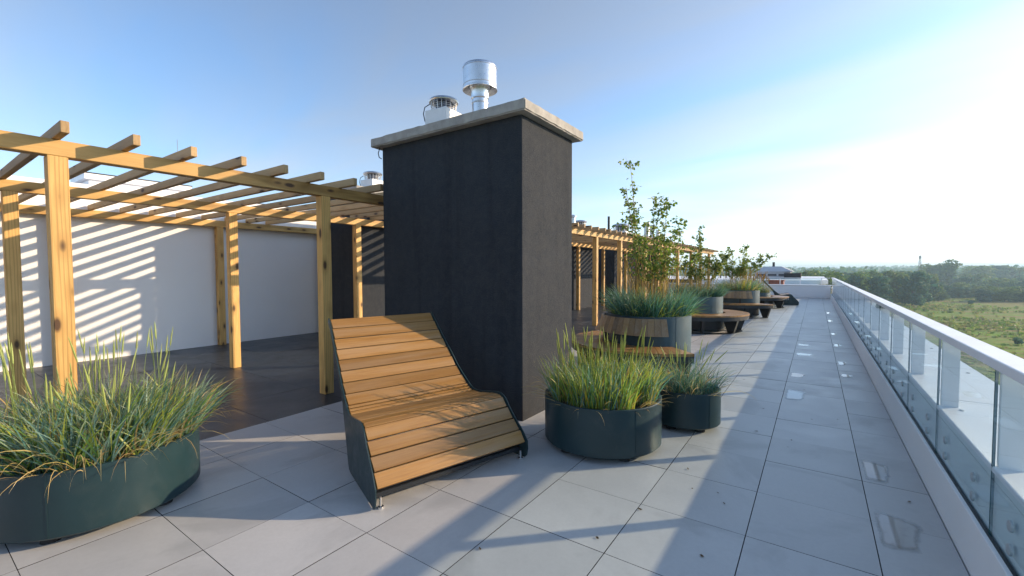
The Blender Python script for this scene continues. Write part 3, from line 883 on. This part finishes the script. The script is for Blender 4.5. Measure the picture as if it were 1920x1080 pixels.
def seed_stalks(n, Rr, hmin, hmax, seed, col, stem, lean=.16, earL=(.12, .21), earR=.0056, bias=None):
    g_ = np.random.default_rng(seed); V = []; Q = []; C = []; o = 0
    for i in range(n):
        r = Rr * .8 * math.sqrt(g_.random()); a = g_.random() * 2 * math.pi
        p = np.array([r * math.cos(a), r * math.sin(a), 0.0]); h = g_.uniform(hmin, hmax); el = g_.uniform(*earL)
        ln = abs(g_.normal(0, lean)); la = a + g_.normal(0, .9)
        d = np.array([math.sin(ln) * math.cos(la), math.sin(ln) * math.sin(la), math.cos(ln)])
        bend = np.array([math.cos(la), math.sin(la), -.15]) * g_.uniform(0, .10)
        s1 = np.cross(d, [0, 0, 1.0]) + 1e-3; s1 /= np.linalg.norm(s1); s2 = np.cross(d, s1)
        rings = []
        ks = [(0, .0022), (.33, .0019), (.66, .0016), (1 - el / h, .0015)] + [(1 - el / h * (1 - u), earR * e * g_.uniform(.85, 1.15)) for u, e in ((.06, .75), (.2, 1), (.4, .95), (.6, .85), (.8, .62), (.93, .35), (1.0, .05))]
        cj = g_.uniform(.8, 1.2)
        for t, rad in ks:
            c = p + d * h * t + bend * h * t * t
            for k in range(4):
                an = k * math.pi / 2; V.append(c + rad * (math.cos(an) * s1 + math.sin(an) * s2)); C.append(np.array(col if t > 1 - el / h else stem) * cj)
        for kk in range(len(ks) - 1):
            for k in range(4): Q.append([o + kk * 4 + k, o + kk * 4 + (k + 1) % 4, o + (kk + 1) * 4 + (k + 1) % 4, o + (kk + 1) * 4 + k])
        o += len(ks) * 4
    return np.array(V), np.array(Q), np.array(C)
BLUE = (.175, .32, .265); TEAL = (.085, .225, .185); GREEN = (.15, .29, .06); LIME = (.38, .46, .07); STRAW = (.52, .39, .15); PALE = (.42, .53, .33); GOLD = (.55, .40, .035); DEEP = (.035, .125, .085); MID = (.068, .19, .085)
def grass(label, c, z, Rr, spec, stalks, dry=None, group=None):
    t = thing('ornamental_grass', label, 'grass', (c[0], c[1], z), 0, group)
    for i, s in enumerate(spec):
        v, q, cl = blades(**s); tag(link('blades', np_mesh('blades', v, q, None, cl, True), 'blade', t), kind='stuff')
    if stalks:
        v, q, cl = seed_stalks(**stalks); tag(link('seed_heads', np_mesh('seeds', v, q, None, cl, True), 'blade', t), kind='stuff')
    if dry:
        v, q, cl = blades(**dry); tag(link('dry_blades', np_mesh('dry', v, q, None, cl, True), 'blade', t), kind='stuff')
    return t
P_A = [(BLUE, 4), (PALE, 4), (TEAL, 2), (GREEN, 2), (LIME, 2.6), (STRAW, 1.5)]
P_B = [(BLUE, 2.5), (TEAL, 2), (GREEN, 4), (LIME, 5), (GOLD, .8), (STRAW, 1)]
P_C = [(BLUE, 3), (PALE, 1), (TEAL, 3), (MID, 3), (STRAW, 1.2)]
P_D = [(DEEP, 3), (TEAL, 4), (MID, 4), (BLUE, 2), (LIME, .5)]
P_E = [(MID, 4), (TEAL, 2), (LIME, 1.5), (GOLD, 1), (STRAW, 1)]
DRY = [(STRAW, 3), ((.55, .43, .2), 2), ((.34, .22, .09), 1)]
EAR, STEM = (.44, .50, .17), (.28, .37, .10)
grass('blue-green lyme grass with tall pale seed spikes in the low teal planter', (-3.84, .79), .365, .53,
      [dict(n=3000, Rr=.53, hmin=.28, hmax=.50, seed=11, palette=P_A, width=(.006, .0125), lean=(.05, .72), droop=(.15, 1.2))],
      dict(n=62, Rr=.53, hmin=.48, hmax=.78, seed=12, col=EAR, stem=STEM, lean=.17),
      dict(n=230, Rr=.53, hmin=.32, hmax=.58, seed=13, palette=DRY, width=(.004, .007), lean=(.5, 1.05), droop=(1.1, 2.4), droopy_rim=True))
grass('bright green grass with upright seed spikes in the low round planter', (-1.53, 3.60), .375, .5,
      [dict(n=2400, Rr=.46, hmin=.24, hmax=.46, seed=21, palette=P_B, width=(.005, .011), lean=(.03, .42), droop=(.1, 1.0))],
      dict(n=70, Rr=.45, hmin=.45, hmax=.68, seed=22, col=(.36, .42, .10), stem=(.2, .3, .05), lean=.13),
      dict(n=90, Rr=.47, hmin=.2, hmax=.36, seed=23, palette=DRY, width=(.003, .005), lean=(.5, 1.2), droop=(.6, 1.8), droopy_rim=True))
grass('loose arching grass clump in the small dark planter', (-1.03, 4.48), .32, .3,
      [dict(n=800, Rr=.27, hmin=.22, hmax=.42, seed=31, palette=P_C, width=(.003, .006), lean=(.1, .85), droop=(.2, 1.3))],
      dict(n=16, Rr=.25, hmin=.42, hmax=.58, seed=32, col=EAR, stem=STEM, lean=.2),
      dict(n=70, Rr=.29, hmin=.24, hmax=.46, seed=33, palette=DRY, width=(.002, .004), lean=(.5, 1.1), droop=(.8, 2.1), droopy_rim=True))
grass('dense dark blue-green grass around the nearest birch', RC[0], .79, .58,
      [dict(n=2800, Rr=.57, hmin=.32, hmax=.62, seed=41, palette=P_D, width=(.005, .010), lean=(.08, .75), droop=(.2, 1.2))],
      dict(n=110, Rr=.5, hmin=.55, hmax=1.05, seed=42, col=(.50, .38, .08), stem=(.48, .36, .08), lean=.13),
      dict(n=160, Rr=.57, hmin=.35, hmax=.6, seed=43, palette=[(LIME, 3), (STRAW, 2), (MID, 2)], width=(.003, .005), lean=(.6, 1.1), droop=(.6, 1.6), droopy_rim=True))
grass('dark grass at the foot of the second birch', RC[1], .79, .58,
      [dict(n=1700, Rr=.57, hmin=.3, hmax=.55, seed=51, palette=P_D, width=(.005, .009), lean=(.1, .8), droop=(.2, 1.2))], dict(n=110, Rr=.5, hmin=.55, hmax=1.0, seed=52, col=(.50, .40, .08), stem=(.48, .38, .08), lean=.15))
grass('mixed green and yellow grass at the foot of the third birch', RC[2], .79, .58,
      [dict(n=1400, Rr=.57, hmin=.3, hmax=.6, seed=61, palette=P_E, width=(.006, .010), lean=(.1, .9), droop=(.2, 1.2))], dict(n=110, Rr=.5, hmin=.5, hmax=.95, seed=62, col=GOLD, stem=(.45, .38, .08), lean=.2))
grass('tall amber and green grass in the farthest ring bench', RC[3], .54, .52,
      [dict(n=900, Rr=.5, hmin=.3, hmax=.5, seed=71, palette=P_E, width=(.006, .010), lean=(.1, .9), droop=(.2, 1.2))], dict(n=90, Rr=.5, hmin=.55, hmax=.95, seed=72, col=(.40, .26, .05), stem=(.33, .22, .05), lean=.12, earR=.012))

# ------------------------------------------------------------------ birches
def birch(label, c, z, H_, nst, seed, leaf=.042, nleaf=1100, spread=.42, side=(0, 0)):
    r_ = random.Random(seed); g_ = np.random.default_rng(seed)
    t = thing('young_birch', label, 'tree', (c[0], c[1], z))
    bm = bmesh.new(); twigs = []
    for s in range(nst):
        a = r_.uniform(0, 2 * math.pi); r = r_.uniform(.02, .30)
        p = Vector((r * math.cos(a), r * math.sin(a), 0))
        h = H_ * (1.0 if s == 0 else r_.uniform(.42, .86))
        out = Vector((math.cos(a), math.sin(a), 0)) * spread * r_.uniform(.1, .75) + Vector((side[0], side[1], 0)) * r_.uniform(.2, 1)
        if s == 0: out *= .35
        n = 9; pts = []
        ph = r_.uniform(0, 6)
        for k in range(n + 1):
            u = k / n
            q = p + Vector((0, 0, h * u)) + out * u ** 1.5 + Vector((math.sin(u * 5 + ph), math.cos(u * 4 + ph), 0)) * .022 * u
            pts.append(q)
        r0 = .006 + .0034 * h
        tube_bm(bm, pts, [r0 * (1 - .86 * k / n) for k in range(n + 1)], 6)
        nb = int(5 + h * 4.2)
        for b in range(nb):
            u = r_.uniform(.42, .99); k = min(n - 1, int(u * n)); q = pts[k].lerp(pts[k + 1], u * n - k)
            aa = r_.uniform(0, 2 * math.pi); L = (.42 * (1 - u) + .14) * r_.uniform(.6, 1.25)
            d = Vector((math.cos(aa), math.sin(aa), r_.uniform(.5, 1.5))).normalized()
            tp = [q + d * L * w + Vector((0, 0, -.10 * L * w * w)) for w in (0, .33, .66, 1)]
            tube_bm(bm, tp, [.0030, .0023, .0016, .0008], 4)
            twigs.append(tp)
        twigs.append(pts[-4:])
    link('trunk', from_bm(bm, 'b', True), 'bark', t)
    # leaves: little folded ovals hanging along the twigs
    V, Q, C = [], [], []
    base = np.array([(.16, .25, .035), (.22, .30, .040), (.10, .18, .035), (.29, .33, .055)])
    o = 0
    for i in range(nleaf):
        tw = twigs[int(g_.integers(len(twigs)))]
        u = g_.random() ** .7 * (len(tw) - 1.001); k = int(u); p = np.array(tw[k].lerp(tw[k + 1], u - k)) + g_.normal(0, .014, 3)
        a = g_.random() * 2 * math.pi; el = g_.uniform(-1.2, .35); d = np.array([math.cos(a) * math.cos(el), math.sin(a) * math.cos(el), math.sin(el)])
        s = np.cross(d, g_.normal(0, 1, 3)); s /= np.linalg.norm(s) + 1e-9; nn = np.cross(d, s)
        L = leaf * g_.uniform(.6, 1.15); W = L * .37
        pet = p + d * .012
        pts = [pet, pet + d * L * .35 + s * W - nn * W * .3, pet + d * L * .75 + s * W * .55 - nn * W * .2, pet + d * L, pet + d * L * .75 - s * W * .55 - nn * W * .2, pet + d * L * .35 - s * W - nn * W * .3]
        V += pts; Q += [[o, o + 1, o + 2, o + 3], [o, o + 3, o + 4, o + 5]]; o += 6
        C += [base[int(g_.integers(4))] * g_.uniform(.75, 1.25)] * 6
    tag(link('crown', np_mesh('leaves', np.array(V), np.array(Q), None, np.array(C)), 'leaf', t), kind='stuff')
    return t
birch('tallest young birch with sparse light leaves in the nearest ring bench', (RC[0][0] + .02, RC[0][1]), .80, 2.34, 13, 5, .052, 2500, .58)
birch('second young birch in the backless ring bench planter', RC[1], .80, 1.80, 12, 6, .066, 2000, .7, (.16, .05))
birch('third young birch above the pale backrest', RC[2], .80, 1.60, 12, 8, .068, 1900, .9, (.25, .05))

# ------------------------------------------------------------------ bright films and fallen leaves on the paving
def film(poly, seed, amp=.02, name_label=''):  # thin glossy sheet standing for a bright patch on the paving
    r_ = random.Random(seed); pts = []
    n = len(poly)
    for i in range(n):
        a, b = Vector((*poly[i][:2], 0)), Vector((*poly[(i + 1) % n][:2], 0)); straight = poly[i][2]
        m = max(2, int((b - a).length / .03))
        for k in range(m):
            q = a.lerp(b, k / m)
            if not straight and k: q += Vector((r_.gauss(0, amp), r_.gauss(0, amp), 0))
            pts.append(q)
    for _ in range(2):
        pts = [pts[i] if False else (pts[i - 1] + pts[i] * 2 + pts[(i + 1) % len(pts)]) / 4 for i in range(len(pts))]
    n = len(pts); c = sum(pts, Vector()) / n
    V = [tuple(p) for p in pts] + [tuple(p.lerp(c, .38)) for p in pts] + [tuple(c)]
    Q = [[i, (i + 1) % n, n + (i + 1) % n, n + i] for i in range(n)]; T3 = [[n + i, n + (i + 1) % n, 2 * n] for i in range(n)]
    cl = np.zeros((2 * n + 1, 3)); cl[n:] = 1.0
    me = np_mesh('film', V, Q, T3, cl)
    o = link('film', me, 'film_gloss', None, (0, 0, .0019))
    return tag(o, name_label, None, None, 'structure')
FILMS = [  # x0,x1,y0,y1 on the seams' right-hand side
    (-.285, -.10, 5.95, 6.55), (-.285, -.12, 7.25, 7.65), (-.285, -.02, 9.2, 9.55), (-.285, -.08, 10.4, 10.7),
    (.315, .46, 3.95, 4.45), (.315, .50, 3.05, 3.55), (.315, .42, 8.6, 9.0), (.315, .44, 7.65, 7.95), (.315, .43, 10.6, 11.1),
    (.315, .42, 12.5, 13.0), (.315, .42, 15.6, 16.4), (.33, .40, 18.5, 19.3)]
for i, (a, b, c_, d_) in enumerate(FILMS):
    film([(a, c_, False), (b, c_ + .04, False), (b + .04, d_ - .08, False), (a + .03, d_, True), (a, d_ - .03, True)][:5], i, .016, 'thin bright film lying along a paving joint')
def leafbit(x, y, s, rz, label):
    bm = bmesh.new()
    p = [(-.5, 0, .05), (-.2, .22, .16), (.2, .2, .10), (.5, 0, .22), (.2, -.22, .04), (-.2, -.2, .12)]
    c = bm.verts.new((0, 0, .03 * s)); vv = [bm.verts.new((a * s, b * s, h * s)) for a, b, h in p]
    for i in range(6): bm.faces.new((c, vv[i], vv[(i + 1) % 6]))
    tag(link('fallen_leaf', from_bm(bm), 'dead_leaf', None, (x, y, .003), (0, 0, rz)), label, 'leaf', 'dead leaves scattered on the paving')
LV = [(1298, 917), (1316, 1044), (1346, 925), (1200, 956), (1477, 839), (1484, 826), (1431, 767), (1418, 809), (1508, 731), (1358, 945), (1290, 880), (1705, 942), (1395, 712), (1522, 787), (1570, 787), (1120, 1010), (900, 1030)]
Ktan = 823.561
def ground_at(u, v, z=0.0):
    d = fw + r2 * ((u - 960) / Ktan) + u2 * ((540 - v) / Ktan)
    t = (z - EYE) / d.z
    return d.x * t, d.y * t
for i, (u, v) in enumerate(LV):
    x, y = ground_at(u, v)
    leafbit(x, y, rnd.uniform(.016, .034), rnd.uniform(0, 6), 'small dead brown leaf lying on the pale paving')

# ------------------------------------------------------------------ things on the penthouse roofs
def hatch(label, loc, lx, ly, lz):
    t = thing('roof_hatch', label, 'hatch', loc)
    link('upstand', box_me(-lx / 2 + .08, lx / 2 - .08, -ly / 2 + .08, ly / 2 - .08, 0, lz - .14, .006), 'white_metal', t)
    link('lid', box_me(-lx / 2, lx / 2, -ly / 2, ly / 2, lz - .138, lz - .02, .006), 'white_metal', t)
    link('lid_trim', box_me(-lx / 2 - .015, lx / 2 + .015, -ly / 2 - .015, ly / 2 + .015, lz - .018, lz, .004), 'dark_roof', t)
hatch('long white roof hatch with dark rim above the pergola', (-13, 3.45, 2.98), 1.1, 1.9, .60)
hatch('smaller white roof hatch beyond the long one', (-13.2, 6.6, 2.98), .9, 1.3, .42)
rod = thing('lightning_rod', 'thin lightning rod on the penthouse roof', 'rod', (-13, 4.32, 2.98))
link('mast', tube_me([(0, 0, 0), (0, 0, 1.78)], [.012, .005], 6), 'steel_dull', rod)
link('base', lathe([(.09, 0), (.09, .05), (.02, .07)], 16), 'concrete', rod)
fan_vent((-12.6, 7.6, 2.98), 'small fan vent on the penthouse roof seen through rafters', .9)
def pipe(label, loc, r, h, mat, cap=True):
    t = thing('flue_pipe', label, 'pipe', loc)
    link('tube', lathe([(r, 0), (r, h)], 20), mat, t)
    if cap: link('cap', lathe([(r * .9, h + .04), (r * 1.5, h + .03), (r * 1.5, h + .06), (0, h + .14)], 20), mat, t)
Z2 = 3.14
pipe('slim dark flue pipe above the far pergola', (-8.2, 20.0, Z2), .055, .95, 'dark_roof', False)
pipe('steel flue next to the near chimney edge', (-8.2, 16.25, Z2), .10, .52, 'steel', True)
pipe('slim dark mast beside the steel flue', (-8.2, 16.05, Z2), .025, 1.15, 'dark_roof', False)
fan_vent((-8.2, 16.92, Z2), 'white fan vent beside the steel flue above the far pergola', 1.5)
fan_vent((-8.2, 21.6, Z2), 'large white fan vent behind the tall birch', 2.3)
pipe('pair of tall grey flues, the thicker one', (-8.2, 25.75, Z2), .16, 1.15, 'steel_dull', False)
pipe('pair of tall grey flues, the thinner one', (-8.2, 26.7, Z2), .12, 1.1, 'steel_dull', False)
pipe('short dark flue behind the birch leaves', (-8.2, 22.3, Z2), .08, .8, 'dark_roof', False)
pipe('short grey flue beyond the pair of tall ones', (-8.2, 27.9, Z2), .12, .9, 'steel_dull', False)

# ------------------------------------------------------------------ neighbouring roofs beyond the end parapet
nb = thing('neighbour_block', 'pale neighbouring block with flat roof beyond the end parapet', 'building', (-6, 50, GZ))
link('wall', box_me(-16, 6.6, -10, 12, 0, -GZ + .45), 'house_wall', nb)
link('roof_edge', box_me(-16.1, 6.75, -10.1, 12.1, -GZ + .453, -GZ + .75), 'white_metal', nb)
def roofhouse(label, loc, lx, ly, lz, wall, roofm):
    t = thing('roof_house', label, 'roof house', loc)
    link('wall', box_me(-lx / 2, lx / 2, -ly / 2, ly / 2, 0, lz), wall, t)
    bm = bmesh.new()
    b = [bm.verts.new((sx * (lx / 2 + .2), sy * (ly / 2 + .2), lz + .003)) for sx, sy in ((-1, -1), (1, -1), (1, 1), (-1, 1))]
    tp = [bm.verts.new((sx * (lx / 2 - .7), sy * (ly / 2 - .6), lz + .45)) for sx, sy in ((-1, -1), (1, -1), (1, 1), (-1, 1))]
    bm.faces.new(b); bm.faces.new(tp)
    for i in range(4): bm.faces.new((b[i], b[(i + 1) % 4], tp[(i + 1) % 4], tp[i]))
    rf = link('roof', from_bm(bm), roofm, t)
    link('flue', box_me(-.09, .09, -.09, .09, lz + .451, lz + .85), 'dark_roof', rf)
    for k in (-1, 0, 1):
        w = link('window', box_me(-.4, .4, -.03, .03, .35, lz - .3), 'white_metal', t, (k * lx * .3, -ly / 2 - .03, 0))
        link('pane', box_me(-.33, .33, -.008, .008, .42, lz - .37), 'window_glass', w, (0, -.036, 0))
roofhouse('grey-blue hipped roof house on the neighbouring block', (-3.15, 46, .75), 2.7, 3, .62, 'grey_render', 'grey_render')
t = thing('dark_plant_box', 'black louvred plant box on the neighbouring roof', 'plant box', (-1.62, 44, .75))
link('casing', box_me(-.6, .6, -.5, .5, .12, .50, .01), 'dark_roof', t)
for k in range(4): link('louvre', box_me(-.57, .57, -.54, -.503, .16 + k * .085, .21 + k * .085), 'dark_roof', t)
link('foot_rail', box_me(-.55, .55, -.4, .4, 0, .118), 'steel_dull', t)
link('aerial', tube_me([(-.1, 0, .50), (-.1, 0, .95)], [.02, .01], 6), 'steel_dull', t)
for k in range(11):
    x = -8.0 + k * .37 + rnd.uniform(-.1, .1)
    pipe('dark flue in the row on the neighbouring roof', (x, 47 + rnd.uniform(-1, 1), .75), rnd.uniform(.05, .10), rnd.uniform(.45, 1.05), 'dark_roof' if k % 3 else 'steel_dull', k % 2 == 0)
    o = bpy.data.objects[-1] if False else None
for o in bpy.data.objects:
    if o.get('label') == 'dark flue in the row on the neighbouring roof': o['group'] = 'flues on the neighbouring roof'
nl = thing('link_block', 'lower white roof strip with red-brown roofing between the blocks', 'building', (-6, 34.5, GZ))
link('wall', box_me(-14, 6.2, -5.4, 5.2, 0, -GZ + .28), 'house_wall', nl)
link('roof', box_me(-13.6, 5.8, -5.0, 4.8, -GZ + .283, -GZ + .33), 'grey_render', nl)
link('parapet', box_me(-14, 6.2, 4.9, 5.25, -GZ + .33, -GZ + .72), 'white_plaster', nl)
for x0, w_, m_, lb in ((-8.6, 2.2, 'dark_roof', 'long dark roof box on the lower linking roof'), (-3.4, 1.3, 'house_wall', 'pale roof box on the lower linking roof'), (-2.3, .9, 'roof_red', 'red-brown roof box on the lower linking roof')):
    t = thing('roof_box', lb, 'roof box', (x0, 36.4, .33))
    link('casing', box_me(-w_ / 2, w_ / 2, -.6, .6, 0, .42, .01), m_, t)
    link('lid', box_me(-w_ / 2 - .06, w_ / 2 + .06, -.66, .66, .423, .47, .006), m_, t)

# ------------------------------------------------------------------ trees of the meadow
def crown_mesh(seed, n, rx, rz, z0, size, lobes, palette, gap=.0):
    g_ = np.random.default_rng(seed)
    la = g_.random(lobes) * 2 * np.pi; lr = rx * .66 * np.sqrt(g_.random(lobes)); lz = z0 + rz * (.12 + 1.55 * g_.random(lobes))
    ls = g_.uniform(.30, .55, lobes) * rx
    lz = np.minimum(lz, z0 + 2 * rz - ls)
    k = g_.integers(0, lobes, n)
    d = g_.normal(0, 1, (n, 3)); d /= np.linalg.norm(d, axis=1)[:, None]
    rad = ls[k] * (.55 + .5 * g_.random(n) ** .6)
    p = np.stack([lr[k] * np.cos(la[k]), lr[k] * np.sin(la[k]), lz[k]], 1) + d * rad[:, None] * np.array([1, 1, .85])
    p[:, 2] = np.maximum(p[:, 2], z0 * .55)
    s = size * g_.uniform(.6, 1.4, n)
    nrm = d + g_.normal(0, .55, (n, 3)); nrm /= np.linalg.norm(nrm, axis=1)[:, None]
    u = np.cross(nrm, g_.normal(0, 1, (n, 3))); u /= np.linalg.norm(u, axis=1)[:, None]; w = np.cross(nrm, u)
    V = np.stack([p - u * s[:, None], p + w * s[:, None] * .6, p + u * s[:, None], p - w * s[:, None] * .6], 1)
    pal = np.array(palette); c = pal[g_.integers(0, len(pal), n)] * g_.uniform(.7, 1.3, (n, 1))
    C = np.repeat(c[:, None], 4, 1)
    q = np.arange(n * 4).reshape(n, 4)
    return np_mesh('crown', V.reshape(-1, 3), q, None, C.reshape(-1, 3))
GP1 = [(.070, .165, .055), (.100, .195, .050), (.050, .135, .060), (.140, .215, .055)]
GP2 = [(.135, .205, .045), (.165, .235, .050), (.095, .170, .045)]
GP3 = [(.034, .125, .085), (.050, .145, .085), (.070, .160, .070)]
protos = []
for i, (rx, rz, z0, lob, pal) in enumerate(((5.5, 6.6, .9, 22, GP1), (4.8, 7.4, .9, 20, GP3), (6.5, 6.0, .7, 24, GP2), (5.2, 6.9, .7, 21, GP3))):
    cm = crown_mesh(100 + i, 3600, rx, rz, z0, .55, lob, pal); cm.materials.append(M['far_leaf'])
    bm = bmesh.new(); tube_bm(bm, [(0, 0, -.3), (.1, 0, 3), (.0, .2, 7), (.2, .1, 10)], [.32, .26, .17, .06], 7)
    for k in range(5):
        a = k * 1.3; tube_bm(bm, [(.05, .05, 3.5 + k * .8), (1.6 * math.cos(a), 1.6 * math.sin(a), 6 + k * .7), (2.8 * math.cos(a), 2.8 * math.sin(a), 7.6 + k * .7)], [.13, .09, .03], 5)
    tm = from_bm(bm, 'trunk', True); tm.materials.append(M['bark_far'])
    protos.append((cm, tm, 2 * rz + z0))
shrubs = []
for i in range(3):
    cm = crown_mesh(200 + i, 700, 1.6, .9, .25, .24, 9, [GP3, GP1, GP2][i]); cm.materials.append(M['far_leaf'])
    shrubs.append(cm)
def polar(u, dist):
    th = math.atan((u - 960) / Ktan) - YAW      # bearing from +Y
    return dist * math.sin(th), dist * math.cos(th)
TONE = ['mid-green lumpy', 'slender blue-green', 'broad light green', 'bushy dark green']
def tree(label, u, dist, height, k, group, wide=1.0):
    if group: label = TONE[k] + ' ' + label; group = TONE[k] + ' ' + group
    cm, tm, h0 = protos[k]; s = height / h0; x, y = polar(u, dist)
    t = thing('tree', label, 'tree', (x, y, GZ - .2), rnd.uniform(0, 6.28), group)
    t.scale = (s * wide, s * wide, s)
    link('crown', cm, None, t); link('trunk', tm, None, t)
    return t
for i in range(46):      # wood left of the meadow, beyond the end parapet
    u = 1462 + i * 6.2 + rnd.uniform(-6, 6); near = i > 14
    tree('tree in the wood beyond the end of the roof', u, rnd.uniform(185, 330) if not near else rnd.uniform(240, 420) , rnd.uniform(14.0, 17.5), rnd.randrange(4), 'trees in the wood beyond the roof end')
for i in range(70):      # belt along the far side of the meadow
    u = 1690 + rnd.uniform(0, 420)
    d_ = rnd.uniform(400, 640)
    tree('tree in the belt along the far side of the meadow', u, d_, rnd.uniform(8, 14.5), rnd.randrange(4), 'trees in the belt along the meadow', 1.15)
for i in range(60):      # low willow thicket in front of the belt
    u = 1640 + rnd.uniform(0, 430)
    tree('low willow at the meadow edge', u, rnd.uniform(330, 420), rnd.uniform(4.5, 8), rnd.randrange(4), 'willows at the meadow edge', 1.6)
for i in range(34):     # taller wood closing the meadow on its far right
    tree('tall tree of the hazy wooded rise beyond the meadow', 1815 + rnd.uniform(0, 300), rnd.uniform(640, 800), rnd.uniform(17, 23), rnd.randrange(4), 'trees of the wooded rise', 1.3)
tree('tall spreading tree standing above the belt, the broadest on the skyline', 1762, 520, 26, 0, None, 1.15)
tree('tall loose tree beside the broadest one on the skyline', 1748, 540, 23, 2, None, 1.0)
SH = [(1735, 563, 6.0), (1757, 546, 4.0), (1800, 542, 3.4), (1728, 546, 2.4), (1768, 555, 1.8), (1862, 548, 5.5), (1882, 549, 3.5), (1664, 543, 4.5), (1685, 542, 2.2), (1820, 570, 1.0), (1690, 550, 1.8), (1915, 556, 3), (1908, 645, .8), (1640, 546, 3), (1750, 549, 2.5)]
for i, (u, v, s) in enumerate(SH):
    x, y = ground_at(u, v, GZ)
    t = thing('shrub', 'lone dark shrub on the open meadow', 'shrub', (x, y, GZ - .05), rnd.uniform(0, 6), 'lone shrubs on the meadow')
    t.scale = (s * .95, s * .95, s * .95)
    link('foliage', shrubs[i % 3], None, t)
# tall grass tufts over the meadow
def tufts():
    g_ = np.random.default_rng(9); n = 14000
    th = g_.uniform(-.20, .45, n); d_ = 70 + 330 * g_.random(n) ** .8
    x, y = d_ * np.sin(th), d_ * np.cos(th)
    k = np.sin(x * .045 + 1.1 * np.sin(y * .03)) + np.sin(y * .07 + 1.7 * np.sin(x * .02)); keep = (k + g_.normal(0, .7, n)) > .5
    x, y, k, d_ = x[keep], y[keep], k[keep], d_[keep]; n = len(x)
    V = []; C = []
    for j in range(4):
        a = g_.random(n) * np.pi; h = g_.uniform(.06, .34, n); w = g_.uniform(.15, .55, n)
        ox = x + g_.normal(0, .4, n); oy = y + g_.normal(0, .4, n); tx = g_.normal(0, .25, n); ty = g_.normal(0, .25, n)
        dx, dy = np.cos(a) * w, np.sin(a) * w; z0 = np.full(n, GZ - .6); z1 = GZ + h
        V.append(np.stack([np.stack([ox - dx * .5, oy - dy * .5, z0], 1), np.stack([ox + dx * .5, oy + dy * .5, z0], 1), np.stack([ox + dx + tx, oy + dy + ty, z1], 1), np.stack([ox - dx + tx, oy - dy + ty, z1], 1)], 1))
        pal = np.array([(.17, .28, .04), (.24, .30, .06), (.26, .25, .09), (.12, .22, .04), (.31, .31, .12)])
        C.append(np.repeat((pal[g_.integers(0, 5, n)] * g_.uniform(.8, 1.2, (n, 1)))[:, None], 4, 1))
    V = np.concatenate(V); C = np.concatenate(C)
    me = np_mesh('tufts', V.reshape(-1, 3), np.arange(len(V) * 4).reshape(-1, 4), None, C.reshape(-1, 3))
    tag(link('meadow_grass', me, 'far_leaf'), 'rough tufted grass growing over the meadow', 'grass', kind='stuff')
tufts()
# far woodland: one mass of crowns to the horizon
def far_wood():
    g_ = np.random.default_rng(5); n = 42000
    th = g_.uniform(-1.15, .75, n); band = g_.choice([700, 850, 1050, 1300, 1700, 2300], n) * g_.uniform(.93, 1.07, n)
    hmax = 9 + 5 * np.sin(th * 23 + band * .01) + 4 * np.sin(th * 61 + band) + band * .004
    z = GZ + np.clip((band - 1500) / 3000, 0, 1) ** 1.3 * 26 + np.abs(hmax) * g_.random(n) ** .6
    p = np.stack([band * np.sin(th), band * np.cos(th), z], 1)
    s = band * .0042 * g_.uniform(.5, 1.2, n)
    nrm = -p.copy(); nrm[:, 2] = 0; nrm /= np.linalg.norm(nrm, axis=1)[:, None]; nrm += g_.normal(0, .6, (n, 3)); nrm[:, 2] += .4
    nrm /= np.linalg.norm(nrm, axis=1)[:, None]
    u = np.cross(nrm, g_.normal(0, 1, (n, 3))); u /= np.linalg.norm(u, axis=1)[:, None]; w = np.cross(nrm, u)
    V = np.stack([p - u * s[:, None], p + w * s[:, None] * .6, p + u * s[:, None], p - w * s[:, None] * .6], 1)
    pal = np.array(GP1 + GP3); C = np.repeat((pal[g_.integers(0, len(pal), n)] * g_.uniform(.7, 1.3, (n, 1)))[:, None], 4, 1)
    me = np_mesh('far_wood', V.reshape(-1, 3), np.arange(n * 4).reshape(n, 4), None, C.reshape(-1, 3))
    tag(link('far_woodland', me, 'far_leaf'), 'distant woodland fading along the horizon', 'woodland', kind='stuff')
far_wood()
mast = thing('lattice_mast', 'slim distant mast standing above the tree belt', 'mast', (*polar(1724, 900), GZ))
bm = bmesh.new()
for sx, sy in ((-1, -1), (1, -1), (1, 1), (-1, 1)): tube_bm(bm, [(sx * 1.6, sy * 1.6, 0), (sx * .8, sy * .8, 36)], [.35, .3], 4)
for k in range(9): tube_bm(bm, [(-1.5 + k * .06, -1.5, k * 4), (1.5 - k * .06, 1.5, k * 4 + 4)], [.2, .2], 4)
link('lattice', from_bm(bm), 'dark_roof', mast)
link('antenna', lathe([(1.3, 33), (1.5, 34), (1.5, 37), (0, 38)], 10), 'dark_roof', mast)

# ------------------------------------------------------------------ air
bm = bmesh.new(); box_bm(bm, -6500, 6500, -6500, 6500, GZ - 2.5, 45)
hz = bpy.data.meshes.new('haze'); bm.to_mesh(hz); bm.free()
hm = bpy.data.materials.new('haze'); hm.use_nodes = True
hn = hm.node_tree; hn.nodes.remove(hn.nodes['Principled BSDF'])
pv = hn.nodes.new('ShaderNodeVolumePrincipled')
pv.inputs['Color'].default_value = (0.60, 0.84, 1.0, 1); pv.inputs['Density'].default_value = 0.00046; pv.inputs['Anisotropy'].default_value = 0.2
hn.links.new(pv.outputs[0], hn.nodes['Material Output'].inputs['Volume'])
hz.materials.append(hm)
tag(link('haze', hz), 'pale summer haze over the meadow', None, kind='stuff')
